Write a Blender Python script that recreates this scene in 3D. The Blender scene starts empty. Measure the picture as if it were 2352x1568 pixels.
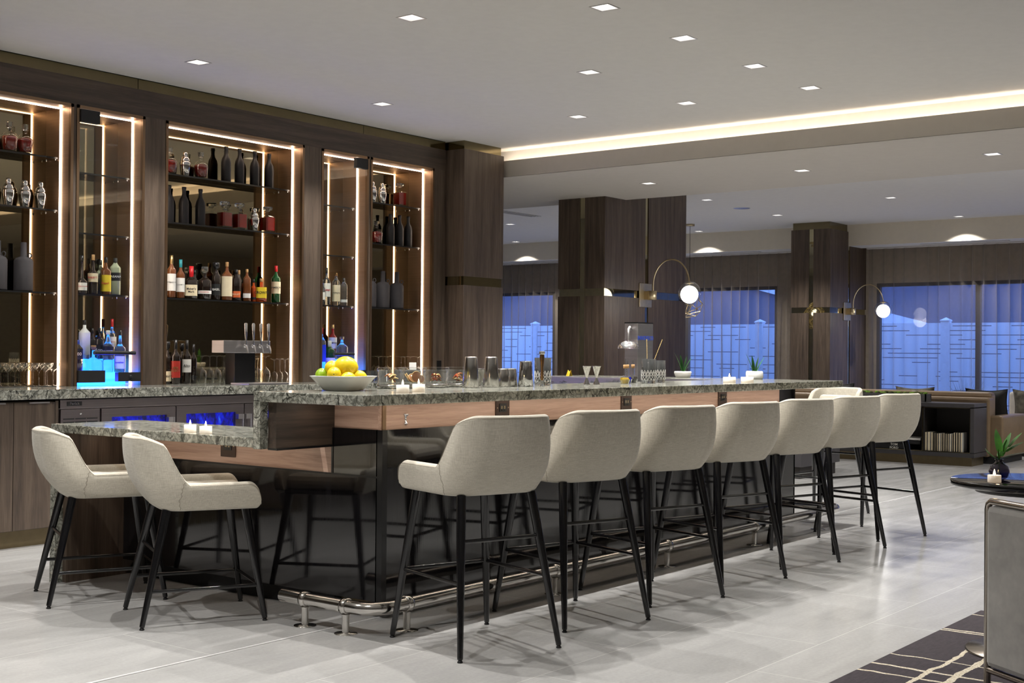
import bpy, math, random
from mathutils import Vector, Matrix
random.seed(7)
PI = math.pi
R = math.radians
S = bpy.context.scene
COL = S.collection

# ------------------------------------------------------------------ camera
cam_d = bpy.data.cameras.new('camera'); cam = bpy.data.objects.new('camera', cam_d); COL.objects.link(cam)
FW = Vector((0.7921139, 0.61031913, 0.00813167)); RT = Vector((0.61026354, -0.79215381, 0.0084114)); UP = Vector((-0.01157517, 0.00170032, 0.99993156))
m = Matrix((RT, UP, -FW)).transposed().to_4x4(); m.translation = Vector((-4.007, -3.894, 1.265))
cam.matrix_world = m
cam_d.sensor_width = 36; cam_d.lens = 2960.36 / 2352 * 36; cam_d.clip_end = 200
S.camera = cam
# ------------------------------------------------------------------ world, view
w = bpy.data.worlds.new('dusk'); S.world = w; w.use_nodes = True
bg = w.node_tree.nodes['Background']; bg.inputs[0].default_value = (0.135, 0.255, 0.74, 1); bg.inputs[1].default_value = 6.0
S.view_settings.view_transform = 'Standard'; S.view_settings.look = 'None'; S.view_settings.gamma = 1
S.view_settings.use_curve_mapping = False
S.view_settings.exposure = -0.24
S.cycles.max_bounces = 10; S.cycles.transparent_max_bounces = 24; S.cycles.transmission_bounces = 8
S.cycles.diffuse_bounces = 5; S.cycles.glossy_bounces = 5
S.cycles.caustics_reflective = False; S.cycles.caustics_refractive = False
S.cycles.sample_clamp_indirect = 4; S.cycles.use_denoising = True
SPOT_W = 180.0; LED = 17.0

# ------------------------------------------------------------------ node helpers
class NT:
    def __init__(s, name):
        s.m = bpy.data.materials.new(name); s.m.use_nodes = True; s.t = s.m.node_tree
        s.b = s.t.nodes['Principled BSDF']; s.out = s.t.nodes['Material Output']
    def n(s, typ, **kw):
        nd = s.t.nodes.new(typ)
        for k, v in kw.items():
            if k.startswith('i_'):
                key = k[2:]
                key = int(key) if key.isdigit() else key.replace('_', ' ')
                nd.inputs[key].default_value = v
            else: setattr(nd, k, v)
        return nd
    def l(s, a, b): s.t.links.new(a, b)
    def coords(s, scale=(1, 1, 1), rot=(0, 0, 0), loc=(0, 0, 0)):
        tc = s.n('ShaderNodeTexCoord'); mp = s.n('ShaderNodeMapping')
        mp.inputs['Scale'].default_value = scale; mp.inputs['Rotation'].default_value = rot; mp.inputs['Location'].default_value = loc
        s.l(tc.outputs['Object'], mp.inputs['Vector']); return mp.outputs[0]
    def noise(s, vec, sc=5, det=4, rough=.55, dist=0):
        nd = s.n('ShaderNodeTexNoise'); nd.inputs['Scale'].default_value = sc; nd.inputs['Detail'].default_value = det
        nd.inputs['Roughness'].default_value = rough; nd.inputs['Distortion'].default_value = dist
        s.l(vec, nd.inputs['Vector']); return nd.outputs['Fac']
    def ramp(s, fac, stops):
        nd = s.n('ShaderNodeValToRGB'); cr = nd.color_ramp
        while len(cr.elements) > 1: cr.elements.remove(cr.elements[-1])
        for i, (p, c) in enumerate(stops):
            e = cr.elements[0] if i == 0 else cr.elements.new(p)
            e.position = p; e.color = (c[0], c[1], c[2], 1)
        s.l(fac, nd.inputs[0]); return nd.outputs[0]
    def mix(s, fac, a, b, mode='MIX'):
        nd = s.n('ShaderNodeMix', data_type='RGBA', blend_type=mode)
        for inp, v in ((nd.inputs[0], fac), (nd.inputs[6], a), (nd.inputs[7], b)):
            if hasattr(v, 'is_linked') or hasattr(v, 'links'): s.l(v, inp)
            elif isinstance(v, (int, float)): inp.default_value = v
            else: inp.default_value = (v[0], v[1], v[2], 1)
        return nd.outputs[2]
    def math(s, op, a, b=None):
        nd = s.n('ShaderNodeMath', operation=op)
        for i, v in enumerate((a, b)):
            if v is None: continue
            if isinstance(v, (int, float)): nd.inputs[i].default_value = v
            else: s.l(v, nd.inputs[i])
        return nd.outputs[0]
    def bump(s, h, strength=.2, dist=.01):
        nd = s.n('ShaderNodeBump'); nd.inputs['Strength'].default_value = strength; nd.inputs['Distance'].default_value = dist
        s.l(h, nd.inputs['Height']); s.l(nd.outputs[0], s.b.inputs['Normal'])

def plain(name, c, rough=.5, metal=0, coat=0, spec=.5, trans=0, ior=1.45, emit=0, ec=None, var=.04, sheen=0):
    """procedural plain surface: slight noise in colour and roughness"""
    k = NT(name); v = k.coords()
    n1 = k.noise(v, 14, 3)
    c0 = [max(0, x * (1 - var * 2)) for x in c]; c1 = [min(1, x * (1 + var * 2)) for x in c]
    k.l(k.ramp(n1, [(.3, c0), (.7, c1)]), k.b.inputs['Base Color'])
    k.b.inputs['Roughness'].default_value = rough; k.b.inputs['Metallic'].default_value = metal
    k.b.inputs['Coat Weight'].default_value = coat; k.b.inputs['Specular IOR Level'].default_value = spec
    k.b.inputs['Transmission Weight'].default_value = trans; k.b.inputs['IOR'].default_value = ior
    k.b.inputs['Sheen Weight'].default_value = sheen
    if emit:
        k.b.inputs['Emission Color'].default_value = (*(ec or c), 1); k.b.inputs['Emission Strength'].default_value = emit
    return k.m

def wood(name, stops, axis='z', sc=1.0, rough=.5, bump=.15):
    k = NT(name)
    st = {'z': (14 * sc, 14 * sc, .7 * sc), 'x': (.7 * sc, 14 * sc, 14 * sc), 'y': (14 * sc, .7 * sc, 14 * sc)}[axis]
    v = k.coords(scale=st); n1 = k.noise(v, 1.6, 6, .6, .6)
    v2 = k.coords(scale=tuple(a * 5 for a in st)); n2 = k.noise(v2, 2.2, 3, .6)
    f = k.math('ADD', k.math('MULTIPLY', n1, .72), k.math('MULTIPLY', n2, .28))
    k.l(k.ramp(f, stops), k.b.inputs['Base Color'])
    k.b.inputs['Roughness'].default_value = rough; k.bump(n2, bump, .002)
    return k.m

M = {}
M['wood'] = wood('dark_walnut_veneer', [(.33, (.038, .026, .019)), (.5, (.085, .060, .043)), (.66, (.135, .098, .07))])
M['wood_h'] = wood('dark_walnut_header', [(.33, (.030, .021, .016)), (.5, (.062, .044, .033)), (.66, (.10, .072, .052))], 'x')
M['oak'] = wood('light_oak_band', [(.32, (.30, .185, .135)), (.5, (.50, .34, .26)), (.68, (.64, .46, .37))], 'x', .9, .45)
M['oak_y'] = wood('light_oak_band_side', [(.32, (.30, .185, .135)), (.5, (.50, .34, .26)), (.68, (.64, .46, .37))], 'y', .9, .45)

def granite():
    k = NT('grey_green_granite'); v = k.coords()
    big = k.noise(v, 11, 7, .68, 1.6)
    base = k.ramp(big, [(.28, (.12, .125, .105)), (.42, (.27, .275, .235)), (.55, (.41, .41, .355)), (.72, (.58, .57, .51))])
    dn = k.n('ShaderNodeTexNoise'); dn.inputs['Scale'].default_value = 6; dn.inputs['Detail'].default_value = 6
    k.l(v, dn.inputs['Vector'])
    add = k.n('ShaderNodeVectorMath', operation='MULTIPLY_ADD'); add.inputs[1].default_value = (.30, .30, .30)
    k.l(dn.outputs['Color'], add.inputs[0]); k.l(v, add.inputs[2])
    def vein(sc, w0, w1, lo):
        vo = k.n('ShaderNodeTexVoronoi', feature='DISTANCE_TO_EDGE'); vo.inputs['Scale'].default_value = sc
        k.l(add.outputs[0], vo.inputs['Vector']); return k.ramp(vo.outputs['Distance'], [(w0, (lo, lo, lo * .95)), (w1, (1, 1, 1))])
    c = k.mix(.8, base, vein(24, 0, .14, .18), 'MULTIPLY')
    c = k.mix(.9, c, vein(3.0, .004, .016, .06), 'MULTIPLY')
    c = k.mix(.7, c, k.ramp(k.noise(v, 34, 4, .7), [(.36, (.25, .26, .24)), (.52, (1, 1, 1))]), 'MULTIPLY')
    tan = k.ramp(k.noise(v, 30, 3), [(.62, (0, 0, 0)), (.72, (1, 1, 1))])
    c = k.mix(tan, c, (.42, .39, .31))
    k.l(c, k.b.inputs['Base Color']); k.b.inputs['Roughness'].default_value = .12; k.b.inputs['Specular IOR Level'].default_value = .6
    return k.m
M['granite'] = granite()

def black_panel():
    k = NT('black_lacquer_panel'); v = k.coords(scale=(260, 260, 2.0)); n1 = k.noise(v, 1, 3)
    k.l(k.ramp(n1, [(.3, (.003, .003, .004)), (.7, (.012, .011, .012))]), k.b.inputs['Base Color'])
    k.l(k.ramp(n1, [(.3, (.03, .03, .03)), (.7, (.09, .09, .09))]), k.b.inputs['Roughness'])
    k.b.inputs['IOR'].default_value = 1.75; k.bump(n1, .06, .0006); return k.m
M['black_panel'] = black_panel()
M['black'] = plain('black_metal', (.008, .008, .009), .28, 0, .2)
M['black_matte'] = plain('matte_black', (.012, .012, .013), .6)
M['leg'] = plain('black_powder_coat', (.006, .006, .007), .15, 0, .4)
M['steel'] = plain('polished_steel', (.66, .64, .61), .15, 1)
M['chrome'] = plain('chrome', (.8, .8, .8), .06, 1)
def brushed(name, c, rough, st=(3, 3, 220)):
    k = NT(name); v = k.coords(scale=st); n1 = k.noise(v, 1, 2)
    k.l(k.ramp(n1, [(.3, [x * .85 for x in c]), (.7, c)]), k.b.inputs['Base Color'])
    k.b.inputs['Metallic'].default_value = 1; k.b.inputs['Roughness'].default_value = rough; k.bump(n1, .05, .001); return k.m
M['brushed'] = brushed('brushed_stainless', (.56, .54, .54), .36, (2, 2, 200))
M['cooler'] = brushed('dark_stainless_cooler', (.30, .265, .265), .35, (2, 2, 160))
M['bronze'] = brushed('brushed_bronze', (.30, .20, .125), .36, (160, 160, 2))
M['bronze_lining'] = brushed('bronze_lining', (.50, .34, .23), .45, (3, 3, 220))
M['bronze_mirror'] = plain('bronze_mirror', (.30, .25, .165), .02, 1, var=.0)
M['column_mirror'] = plain('champagne_mirror', (.50, .45, .29), .03, 1, var=0)
M['cap_bronze'] = plain('antique_bronze_cap', (.20, .165, .095), .10, 1, var=.02)
M['brass'] = plain('satin_brass', (.60, .49, .31), .38, 1)
M['gold'] = plain('gold_wire', (.85, .68, .38), .2, 1)
M['alu'] = plain('pale_anodised_strip', (.82, .82, .82), .3, .2)
M['toe'] = plain('bronze_toe_kick', (.16, .125, .07), .4, .7)
M['mirror_black'] = plain('black_mirror', (.05, .042, .03), .03, 1, var=0)

def floor_mat():
    k = NT('pale_stone_tile'); v = k.coords(loc=(-.08, -.337, 0))
    br = k.n('ShaderNodeTexBrick'); br.offset = .5; br.offset_frequency = 2; br.squash = 1
    br.inputs['Scale'].default_value = 1; br.inputs['Mortar Size'].default_value = .0018; br.inputs['Mortar Smooth'].default_value = 0.3
    br.inputs['Brick Width'].default_value = 1.2; br.inputs['Row Height'].default_value = .62; br.inputs['Bias'].default_value = 0
    br.inputs['Color1'].default_value = (.45, .45, .445, 1); br.inputs['Color2'].default_value = (.49, .49, .485, 1); br.inputs['Mortar'].default_value = (.72, .71, .69, 1)
    k.l(v, br.inputs['Vector'])
    n1 = k.noise(k.coords(scale=(.6, 3.2, 1)), 2.2, 6, .62, .8)
    n2 = k.noise(k.coords(scale=(1, 1, 1)), 60, 3)
    c = k.mix(.5, br.outputs['Color'], k.ramp(n1, [(.3, (.42, .415, .41)), (.7, (.56, .555, .55))]), 'OVERLAY')
    c = k.mix(.12, c, k.ramp(n2, [(.3, (.3, .3, .3)), (.7, (.7, .7, .7))]), 'OVERLAY')
    k.l(c, k.b.inputs['Base Color'])
    k.l(k.ramp(n1, [(.3, (.14, .14, .14)), (.7, (.22, .22, .22))]), k.b.inputs['Roughness'])
    k.b.inputs['Specular IOR Level'].default_value = .5
    return k.m
M['floor'] = floor_mat()
M['paint'] = plain('white_ceiling_paint', (.68, .665, .64), .8, var=.01)
M['paint_beam'] = plain('greige_paint', (.50, .465, .42), .8, var=.01)
M['paint_warm'] = plain('warm_beige_paint', (.72, .66, .55), .8, var=.01)
M['paint_white'] = plain('white_trim_paint', (.74, .73, .71), .7, var=.01)
M['led'] = plain('led_strip_glow', (1, .9, .8), .5, emit=LED, ec=(1, .80, .64), var=0)
M['cove'] = plain('cove_led_glow', (1, .9, .8), .5, emit=15, ec=(1, .85, .68), var=0)
M['lens'] = plain('downlight_lens', (1, 1, 1), .5, emit=60, ec=(1, .95, .9), var=0)
M['reflector'] = plain('downlight_reflector', (.88, .88, .87), .35, 0, var=0)
M['opal'] = plain('opal_globe', (1, 1, 1), .4, emit=6, ec=(1, .97, .93), var=0)

def linen():
    k = NT('oatmeal_linen'); a = k.noise(k.coords(scale=(30, 30, 420)), 1, 3, .6); b = k.noise(k.coords(scale=(420, 420, 24)), 1, 3, .6)
    f = k.math('MULTIPLY', k.math('ADD', a, b), .5)
    k.l(k.ramp(f, [(.36, (.41, .375, .305)), (.5, (.51, .475, .395)), (.64, (.61, .57, .485))]), k.b.inputs['Base Color'])
    k.b.inputs['Roughness'].default_value = .85; k.b.inputs['Sheen Weight'].default_value = .25; k.bump(f, .35, .002); return k.m
M['linen'] = linen()
M['seam'] = plain('linen_seam', (.25, .215, .165), .9)

def glass_mat(name, c=(1, 1, 1), rough=0.0, ior=1.45):
    k = NT(name); k.b.inputs['Base Color'].default_value = (*c, 1); k.b.inputs['Transmission Weight'].default_value = 1
    k.b.inputs['Roughness'].default_value = rough; k.b.inputs['IOR'].default_value = ior
    # thin slightly wavy surface, and shadow rays see plain tint so the glass does not block the lamps
    n1 = k.noise(k.coords(), 30, 2); k.bump(n1, .02, .001)
    return k.m
def thin_glass(name, tint=(1, 1, 1), refl=1.0, rim=0):
    k = NT(name); k.t.nodes.remove(k.b)
    tr = k.n('ShaderNodeBsdfTransparent'); tr.inputs[0].default_value = (*tint, 1)
    gl = k.n('ShaderNodeBsdfGlossy'); gl.inputs['Roughness'].default_value = .02; gl.inputs[0].default_value = (refl, refl, refl, 1)
    fr = k.n('ShaderNodeFresnel'); fr.inputs[0].default_value = 1.5; ge = k.n('ShaderNodeNewGeometry')
    fc = k.math('MULTIPLY', k.math('MULTIPLY', fr.outputs[0], 1.5), k.math('SUBTRACT', 1.0, ge.outputs['Backfacing']))
    if rim:
        lw = k.n('ShaderNodeLayerWeight'); lw.inputs[0].default_value = .5
        fc = k.math('MINIMUM', k.math('ADD', fc, k.math('MULTIPLY', k.math('POWER', lw.outputs['Facing'], 3.0), rim)), 1.0)
    mx = k.n('ShaderNodeMixShader'); k.l(fc, mx.inputs[0]); k.l(tr.outputs[0], mx.inputs[1]); k.l(gl.outputs[0], mx.inputs[2])
    k.l(mx.outputs[0], k.out.inputs[0]); return k.m
M['glass'] = glass_mat('clear_glass')
M['thin'] = thin_glass('thin_clear_glass', (.93, .95, .94))
M['ware'] = thin_glass('stemware_glass', (.95, .96, .95), 1.0, .55)
M['pane'] = thin_glass('window_glass', (.9, .94, .96))
M['shelf_glass'] = thin_glass('smoked_shelf_glass', (.30, .30, .28), 1.0)
M['smoke'] = thin_glass('smoky_glass', (.45, .42, .52))
M['g_amber'] = plain('amber_spirit_glass', (.22, .07, .02), .05, 0, 1, trans=.35)
M['g_red'] = plain('deep_red_spirit', (.30, .010, .005), .05, 0, 1, trans=.3)
M['g_dark'] = plain('dark_brown_glass', (.012, .007, .005), .05, 0, 1)
M['g_green'] = plain('green_glass', (.01, .10, .02), .05, 0, 1, trans=.4)
M['g_clear'] = plain('bottle_clear_glass', (.85, .88, .88), .03, 0, .5, trans=.96)
M['g_pale'] = plain('pale_green_frosted_glass', (.34, .36, .24), .3, 0, .3)
M['g_blue'] = plain('blue_liquid', (.005, .01, .55), .05, 0, 1, trans=.3)
M['g_yellow'] = plain('yellow_liquid', (.75, .50, .04), .05, 0, 1, trans=.5)
M['g_orange'] = plain('orange_spirit', (.75, .10, .01), .05, 0, 1, trans=.5)
M['white_glaze'] = plain('white_glazed_porcelain', (.90, .90, .88), .18, 0, .3, var=.01)
M['matte_black_bottle'] = plain('matte_black_bottle', (.018, .017, .019), .42, var=.02)
M['jug'] = plain('charcoal_stoneware', (.036, .033, .036), .75)
M['white_bottle'] = plain('white_bottle_coating', (.85, .85, .86), .3)
M['paper'] = plain('paper_white', (.75, .73, .68), .7)
M['cream'] = plain('cream_label', (.72, .62, .42), .6)
M['lab_red'] = plain('red_label', (.42, .03, .02), .5)
M['lab_yellow'] = plain('yellow_label', (.75, .55, .03), .5)
M['lab_orange'] = plain('orange_label', (.60, .12, .03), .5)
M['lab_teal'] = plain('teal_cap', (.02, .25, .28), .4)
M['lab_blue'] = plain('blue_print', (.02, .05, .35), .5)
M['ink'] = plain('black_ink', (.01, .01, .01), .6)
M['ink_red'] = plain('red_ink', (.45, .02, .02), .6)
M['cap_red'] = plain('red_wax', (.50, .01, .015), .3)
M['cap_gold'] = plain('gold_foil', (.62, .45, .20), .3, 1)
M['cork'] = plain('cork', (.42, .24, .10), .8)
M['wax'] = plain('white_candle_wax', (.85, .82, .76), .45, emit=.35, ec=(1, .75, .5))
M['flame'] = plain('flame', (1, .8, .5), .5, emit=38, ec=(1, .72, .38), var=0)
M['lemon'] = plain('lemon_peel', (.80, .60, .015), .35, var=.05)
M['lime'] = plain('lime_peel', (.26, .42, .02), .35, var=.08)
M['dried'] = plain('dried_citrus', (.30, .10, .02), .7, var=.2)
M['rind'] = plain('dried_rind', (.78, .55, .22), .7)
M['copper'] = plain('antique_copper', (.35, .20, .09), .25, 1)
M['riser_blue'] = plain('blue_lit_acrylic', (.1, .4, 1), .4, emit=4.5, ec=(.02, .24, 1), var=0)
M['cooler_glow_'] = plain('cooler_blue_glow', (.0, .0, .6), .4, emit=1.2, ec=(.004, .01, 1), var=0)
def cooler_glow():
    k = NT('cooler_interior_glow'); n1 = k.noise(k.coords(scale=(9, 9, 5)), 2.2, 4, .7)
    k.l(k.ramp(n1, [(.42, (.001, .001, .05)), (.56, (.002, .004, .75)), (.68, (.01, .12, 1)), (.76, (.1, .5, 1))]), k.b.inputs['Emission Color'])
    k.b.inputs['Emission Strength'].default_value = 1.0; k.b.inputs['Base Color'].default_value = (0, 0, .1, 1); return k.m
M['cooler_glow'] = cooler_glow()
M['blue_led'] = plain('blue_led_glow', (.1, .1, 1), .4, emit=9, ec=(.05, .07, 1), var=0)
M['leather'] = plain('tan_leather', (.21, .145, .085), .42, 0, .1)
M['console'] = plain('charcoal_lacquer', (.055, .052, .056), .4)
M['console_in'] = plain('console_interior', (.022, .018, .016), .6)
M['pillow_black'] = plain('black_velvet', (.012, .012, .012), .7, sheen=.3)
M['pillow_grey'] = plain('grey_tweed', (.12, .11, .09), .9, var=.3)
M['pillow_white'] = plain('white_cushion', (.6, .58, .55), .9)
M['moss'] = plain('moss', (.14, .26, .02), .9, var=.35)
M['moss_dark'] = plain('dark_moss', (.05, .06, .01), .9, var=.35)
M['soil'] = plain('potting_soil', (.03, .02, .012), .9)
M['leaf'] = plain('green_leaf', (.06, .24, .03), .35, var=.2)
M['leaf_dark'] = plain('dark_green_leaf', (.02, .07, .02), .35, var=.2)
M['velvet'] = plain('silver_grey_velvet', (.33, .32, .30), .7, sheen=.5, var=.08)
M['nickel'] = plain('brushed_nickel', (.38, .34, .30), .22, 1)
M['dark_top'] = plain('dark_stone_top', (.010, .010, .014), .10, 0, .2, 0, 1.25)
M['frame_dark'] = plain('dark_window_frame', (.02, .018, .02), .5)
M['wallroom'] = plain('room_wall_paint', (.46, .43, .39), .8)
M['taupe'] = plain('taupe_wall_paint', (.34, .29, .23), .8)
M['ground'] = plain('paving', (.25, .26, .28), .9)
M['build'] = plain('building_siding', (.14, .13, .17), .9)
M['build_trim'] = plain('building_white_trim', (.8, .8, .8), .6)
M['grass'] = plain('ornamental_grass', (.10, .14, .06), .9)
M['concrete'] = plain('grey_fibre_pot', (.17, .165, .165), .8)
M['outlet'] = plain('bronze_outlet_plate', (.075, .05, .04), .35, .6)
M['ice'] = M['g_clear']

def fence_mat():
    k = NT('white_vinyl_slotted_panel'); tc = k.n('ShaderNodeTexCoord'); sp = k.n('ShaderNodeSeparateXYZ'); k.l(tc.outputs['Object'], sp.inputs[0])
    y, z = sp.outputs[1], sp.outputs[2]
    row = k.math('FLOOR', k.math('DIVIDE', z, .082)); fr = k.math('FRACT', k.math('DIVIDE', z, .082))
    line = k.math('LESS_THAN', k.math('ABSOLUTE', k.math('SUBTRACT', fr, .5)), .085)
    wn = k.n('ShaderNodeTexWhiteNoise', noise_dimensions='1D'); k.l(row, wn.inputs['W'])
    seg = k.math('FLOOR', k.math('ADD', k.math('DIVIDE', y, .34), k.math('MULTIPLY', wn.outputs[0], 7)))
    wn2 = k.n('ShaderNodeTexWhiteNoise', noise_dimensions='2D'); cb = k.n('ShaderNodeCombineXYZ'); k.l(seg, cb.inputs[0]); k.l(row, cb.inputs[1]); k.l(cb.outputs[0], wn2.inputs['Vector'])
    on = k.math('GREATER_THAN', wn2.outputs[0], .60)
    f = k.math('MULTIPLY', line, on)
    k.l(k.mix(f, (.88, .89, .9), (.10, .10, .12)), k.b.inputs['Base Color']); k.b.inputs['Roughness'].default_value = .6; return k.m
M['fence'] = fence_mat(); M['vinyl'] = plain('white_vinyl', (.78, .79, .8), .5)

def curtain_mat():
    k = NT('sheer_curtain'); k.t.nodes.remove(k.b)
    tr = k.n('ShaderNodeBsdfTransparent'); tr.inputs[0].default_value = (.98, .97, .96, 1)
    df = k.n('ShaderNodeBsdfDiffuse'); tl = k.n('ShaderNodeBsdfTranslucent')
    v = k.coords(scale=(60, 60, 400)); n1 = k.noise(v, 1, 2); col = k.ramp(n1, [(.3, (.34, .29, .245)), (.7, (.50, .44, .375))])
    k.l(col, df.inputs[0]); k.l(col, tl.inputs[0])
    a = k.n('ShaderNodeMixShader'); a.inputs[0].default_value = .45; k.l(df.outputs[0], a.inputs[1]); k.l(tl.outputs[0], a.inputs[2])
    lw = k.n('ShaderNodeLayerWeight'); lw.inputs[0].default_value = .30
    fac = k.ramp(lw.outputs['Facing'], [(0, (.25, .25, .25)), (.5, (.46, .46, .46)), (1, (.9, .9, .9))])
    b = k.n('ShaderNodeMixShader'); k.l(fac, b.inputs[0]); k.l(tr.outputs[0], b.inputs[1]); k.l(a.outputs[0], b.inputs[2])
    k.l(b.outputs[0], k.out.inputs[0]); return k.m
M['sheer'] = curtain_mat()

def rug_mat():
    k = NT('plum_rug_with_cream_lines'); tc = k.n('ShaderNodeTexCoord')
    nz = k.n('ShaderNodeTexNoise'); nz.inputs['Scale'].default_value = 7; nz.inputs['Detail'].default_value = 3; k.l(tc.outputs['Object'], nz.inputs['Vector'])
    md = k.n('ShaderNodeVectorMath', operation='MULTIPLY_ADD'); md.inputs[1].default_value = (.05, .05, 0); k.l(nz.outputs['Color'], md.inputs[0]); k.l(tc.outputs['Object'], md.inputs[2])
    sp = k.n('ShaderNodeSeparateXYZ'); k.l(md.outputs[0], sp.inputs[0])
    def per(v, c, p, wd):
        q = k.math('FRACT', k.math('ADD', k.math('DIVIDE', k.math('SUBTRACT', v, c), p), .5))
        return k.math('LESS_THAN', k.math('ABSOLUTE', k.math('SUBTRACT', q, .5)), wd / p)
    x, y = sp.outputs[0], sp.outputs[1]
    f = per(y, -2.065, 1.3, .011)
    for c_, p_, w_, q_ in ((-2.175, 1.1, .016, y), (1.085, .85, .009, x), (1.295, 1.05, .006, x), (1.9, .95, .008, x)):
        f = k.math('MAXIMUM', f, per(q_, c_, p_, w_))
    n2 = k.noise(k.coords(scale=(18, 60, 1)), 1, 5, .7)
    base = k.ramp(n2, [(.3, (.016, .010, .015)), (.7, (.046, .034, .043))]); n3 = k.noise(k.coords(), 140, 2)
    cr = k.ramp(n3, [(.3, (.45, .36, .22)), (.7, (.85, .80, .68))])
    k.l(k.mix(f, base, cr), k.b.inputs['Base Color']); k.b.inputs['Roughness'].default_value = .95; k.b.inputs['Sheen Weight'].default_value = .08
    k.bump(n3, .5, .004); return k.m
M['rug'] = rug_mat()

# ------------------------------------------------------------------ mesh builder
class MB:
    def __init__(s): s.v = []; s.f = []; s.sm = []
    def add(s, vs, fs, smooth=False):
        o = len(s.v); s.v += [tuple(q) for q in vs]; s.f += [tuple(i + o for i in f) for f in fs]; s.sm += [smooth] * len(fs); return s
    def box(s, x0, x1, y0, y1, z0, z1, b=0):
        if x0 > x1: x0, x1 = x1, x0
        if y0 > y1: y0, y1 = y1, y0
        if z0 > z1: z0, z1 = z1, z0
        if b <= 0:
            v = [(x0, y0, z0), (x1, y0, z0), (x1, y1, z0), (x0, y1, z0), (x0, y0, z1), (x1, y0, z1), (x1, y1, z1), (x0, y1, z1)]
            return s.add(v, [(3, 2, 1, 0), (4, 5, 6, 7), (0, 1, 5, 4), (1, 2, 6, 5), (2, 3, 7, 6), (3, 0, 4, 7)])
        b = min(b, (x1 - x0) * .49, (y1 - y0) * .49, (z1 - z0) * .49)
        prof = [(b, 0), (b * .3, b * .3), (0, b)]
        rings = []
        for (i, z) in [(b, z0), (b * .29, z0 + b * .29), (0, z0 + b), (0, z1 - b), (b * .29, z1 - b * .29), (b, z1)]:
            rings.append((i, z))
        n = 4; pts = []
        for i, z in rings:
            ring = []
            r = b
            for cx, cy, a0 in ((x1 - b, y1 - b, 0), (x0 + b, y1 - b, PI / 2), (x0 + b, y0 + b, PI), (x1 - b, y0 + b, 1.5 * PI)):
                for k in range(n):
                    a = a0 + k * (PI / 2) / (n - 1); rr = r - i
                    ring.append((cx + rr * math.cos(a), cy + rr * math.sin(a), z))
            pts.append(ring)
        return s.rings(pts, True, True, False)
    def rings(s, rings, cap0=True, cap1=True, smooth=True, closed=True):
        n = len(rings[0]); vs = [p for r_ in rings for p in r_]; fs = []
        for i in range(len(rings) - 1):
            for j in range(n if closed else n - 1):
                k2 = (j + 1) % n
                fs.append((i * n + j, i * n + k2, (i + 1) * n + k2, (i + 1) * n + j))
        s.add(vs, fs, smooth)
        if cap0: s.add(rings[0], [tuple(reversed(range(n)))])
        if cap1: s.add(rings[-1], [tuple(range(n))])
        return s
    def lathe(s, prof, c=(0, 0, 0), n=20, sq=0, smooth=True, rot=0, axis='z', flat=1.0):
        rings = []
        for r_, z in prof:
            ring = []
            for k in range(n):
                a = 2 * PI * k / n + (PI / n if sq else 0); ca, sa = math.cos(a), math.sin(a)
                q = r_
                if sq: q = r_ / ((abs(ca) ** sq + abs(sa) ** sq) ** (1 / sq))
                x, y = q * ca, q * sa * flat
                if rot: x, y = x * math.cos(rot) - y * math.sin(rot), x * math.sin(rot) + y * math.cos(rot)
                if axis == 'z': p = (c[0] + x, c[1] + y, c[2] + z)
                elif axis == 'x': p = (c[0] + z, c[1] + x, c[2] + y)
                else: p = (c[0] + y, c[1] + z, c[2] + x)
                ring.append(p)
            rings.append(ring)
        return s.rings(rings, prof[0][0] > 1e-5, prof[-1][0] > 1e-5, smooth)
    def tube(s, pts, rad, n=10, caps=True):
        P_ = [Vector(p) for p in pts]; rings = []
        rr = rad if hasattr(rad, '__len__') else [rad] * len(P_)
        t0 = (P_[1] - P_[0]).normalized(); ref = Vector((0, 0, 1)) if abs(t0.z) < .9 else Vector((1, 0, 0))
        u_ = t0.cross(ref).normalized()
        for i, p in enumerate(P_):
            if i == 0: t = P_[1] - P_[0]
            elif i == len(P_) - 1: t = P_[-1] - P_[-2]
            else: t = (P_[i + 1] - P_[i]).normalized() + (P_[i] - P_[i - 1]).normalized()
            t.normalize(); u_ = (u_ - t * u_.dot(t)).normalized(); v_ = t.cross(u_)
            rings.append([p + (u_ * math.cos(2 * PI * k / n) + v_ * math.sin(2 * PI * k / n)) * rr[i] for k in range(n)])
        return s.rings(rings, caps, caps)
    def sphere(s, c, r_, n=14, m_=8, sx=1, sy=1, sz=1, z0=-1, z1=1):
        prof = []
        a0, a1 = math.asin(z0), math.asin(z1)
        for i in range(m_ + 1):
            a = a0 + (a1 - a0) * i / m_; prof.append((max(r_ * math.cos(a), 0), r_ * math.sin(a)))
        rings = [[(c[0] + q * math.cos(2 * PI * k / n) * sx, c[1] + q * math.sin(2 * PI * k / n) * sy, c[2] + z * sz) for k in range(n)] for q, z in prof]
        return s.rings(rings, z0 > -1, z1 < 1)
    def build(s, name, mat, parent=None, loc=None, rz=0):
        me = bpy.data.meshes.new(name); me.from_pydata(s.v, [], s.f)
        me.polygons.foreach_set('use_smooth', s.sm); me.materials.append(M[mat] if isinstance(mat, str) else mat)
        me.update()
        o = bpy.data.objects.new(name, me); COL.objects.link(o)
        if parent: o.parent = parent
        if loc is not None: o.location = loc
        if rz: o.rotation_euler = (0, 0, rz)
        return o

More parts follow.
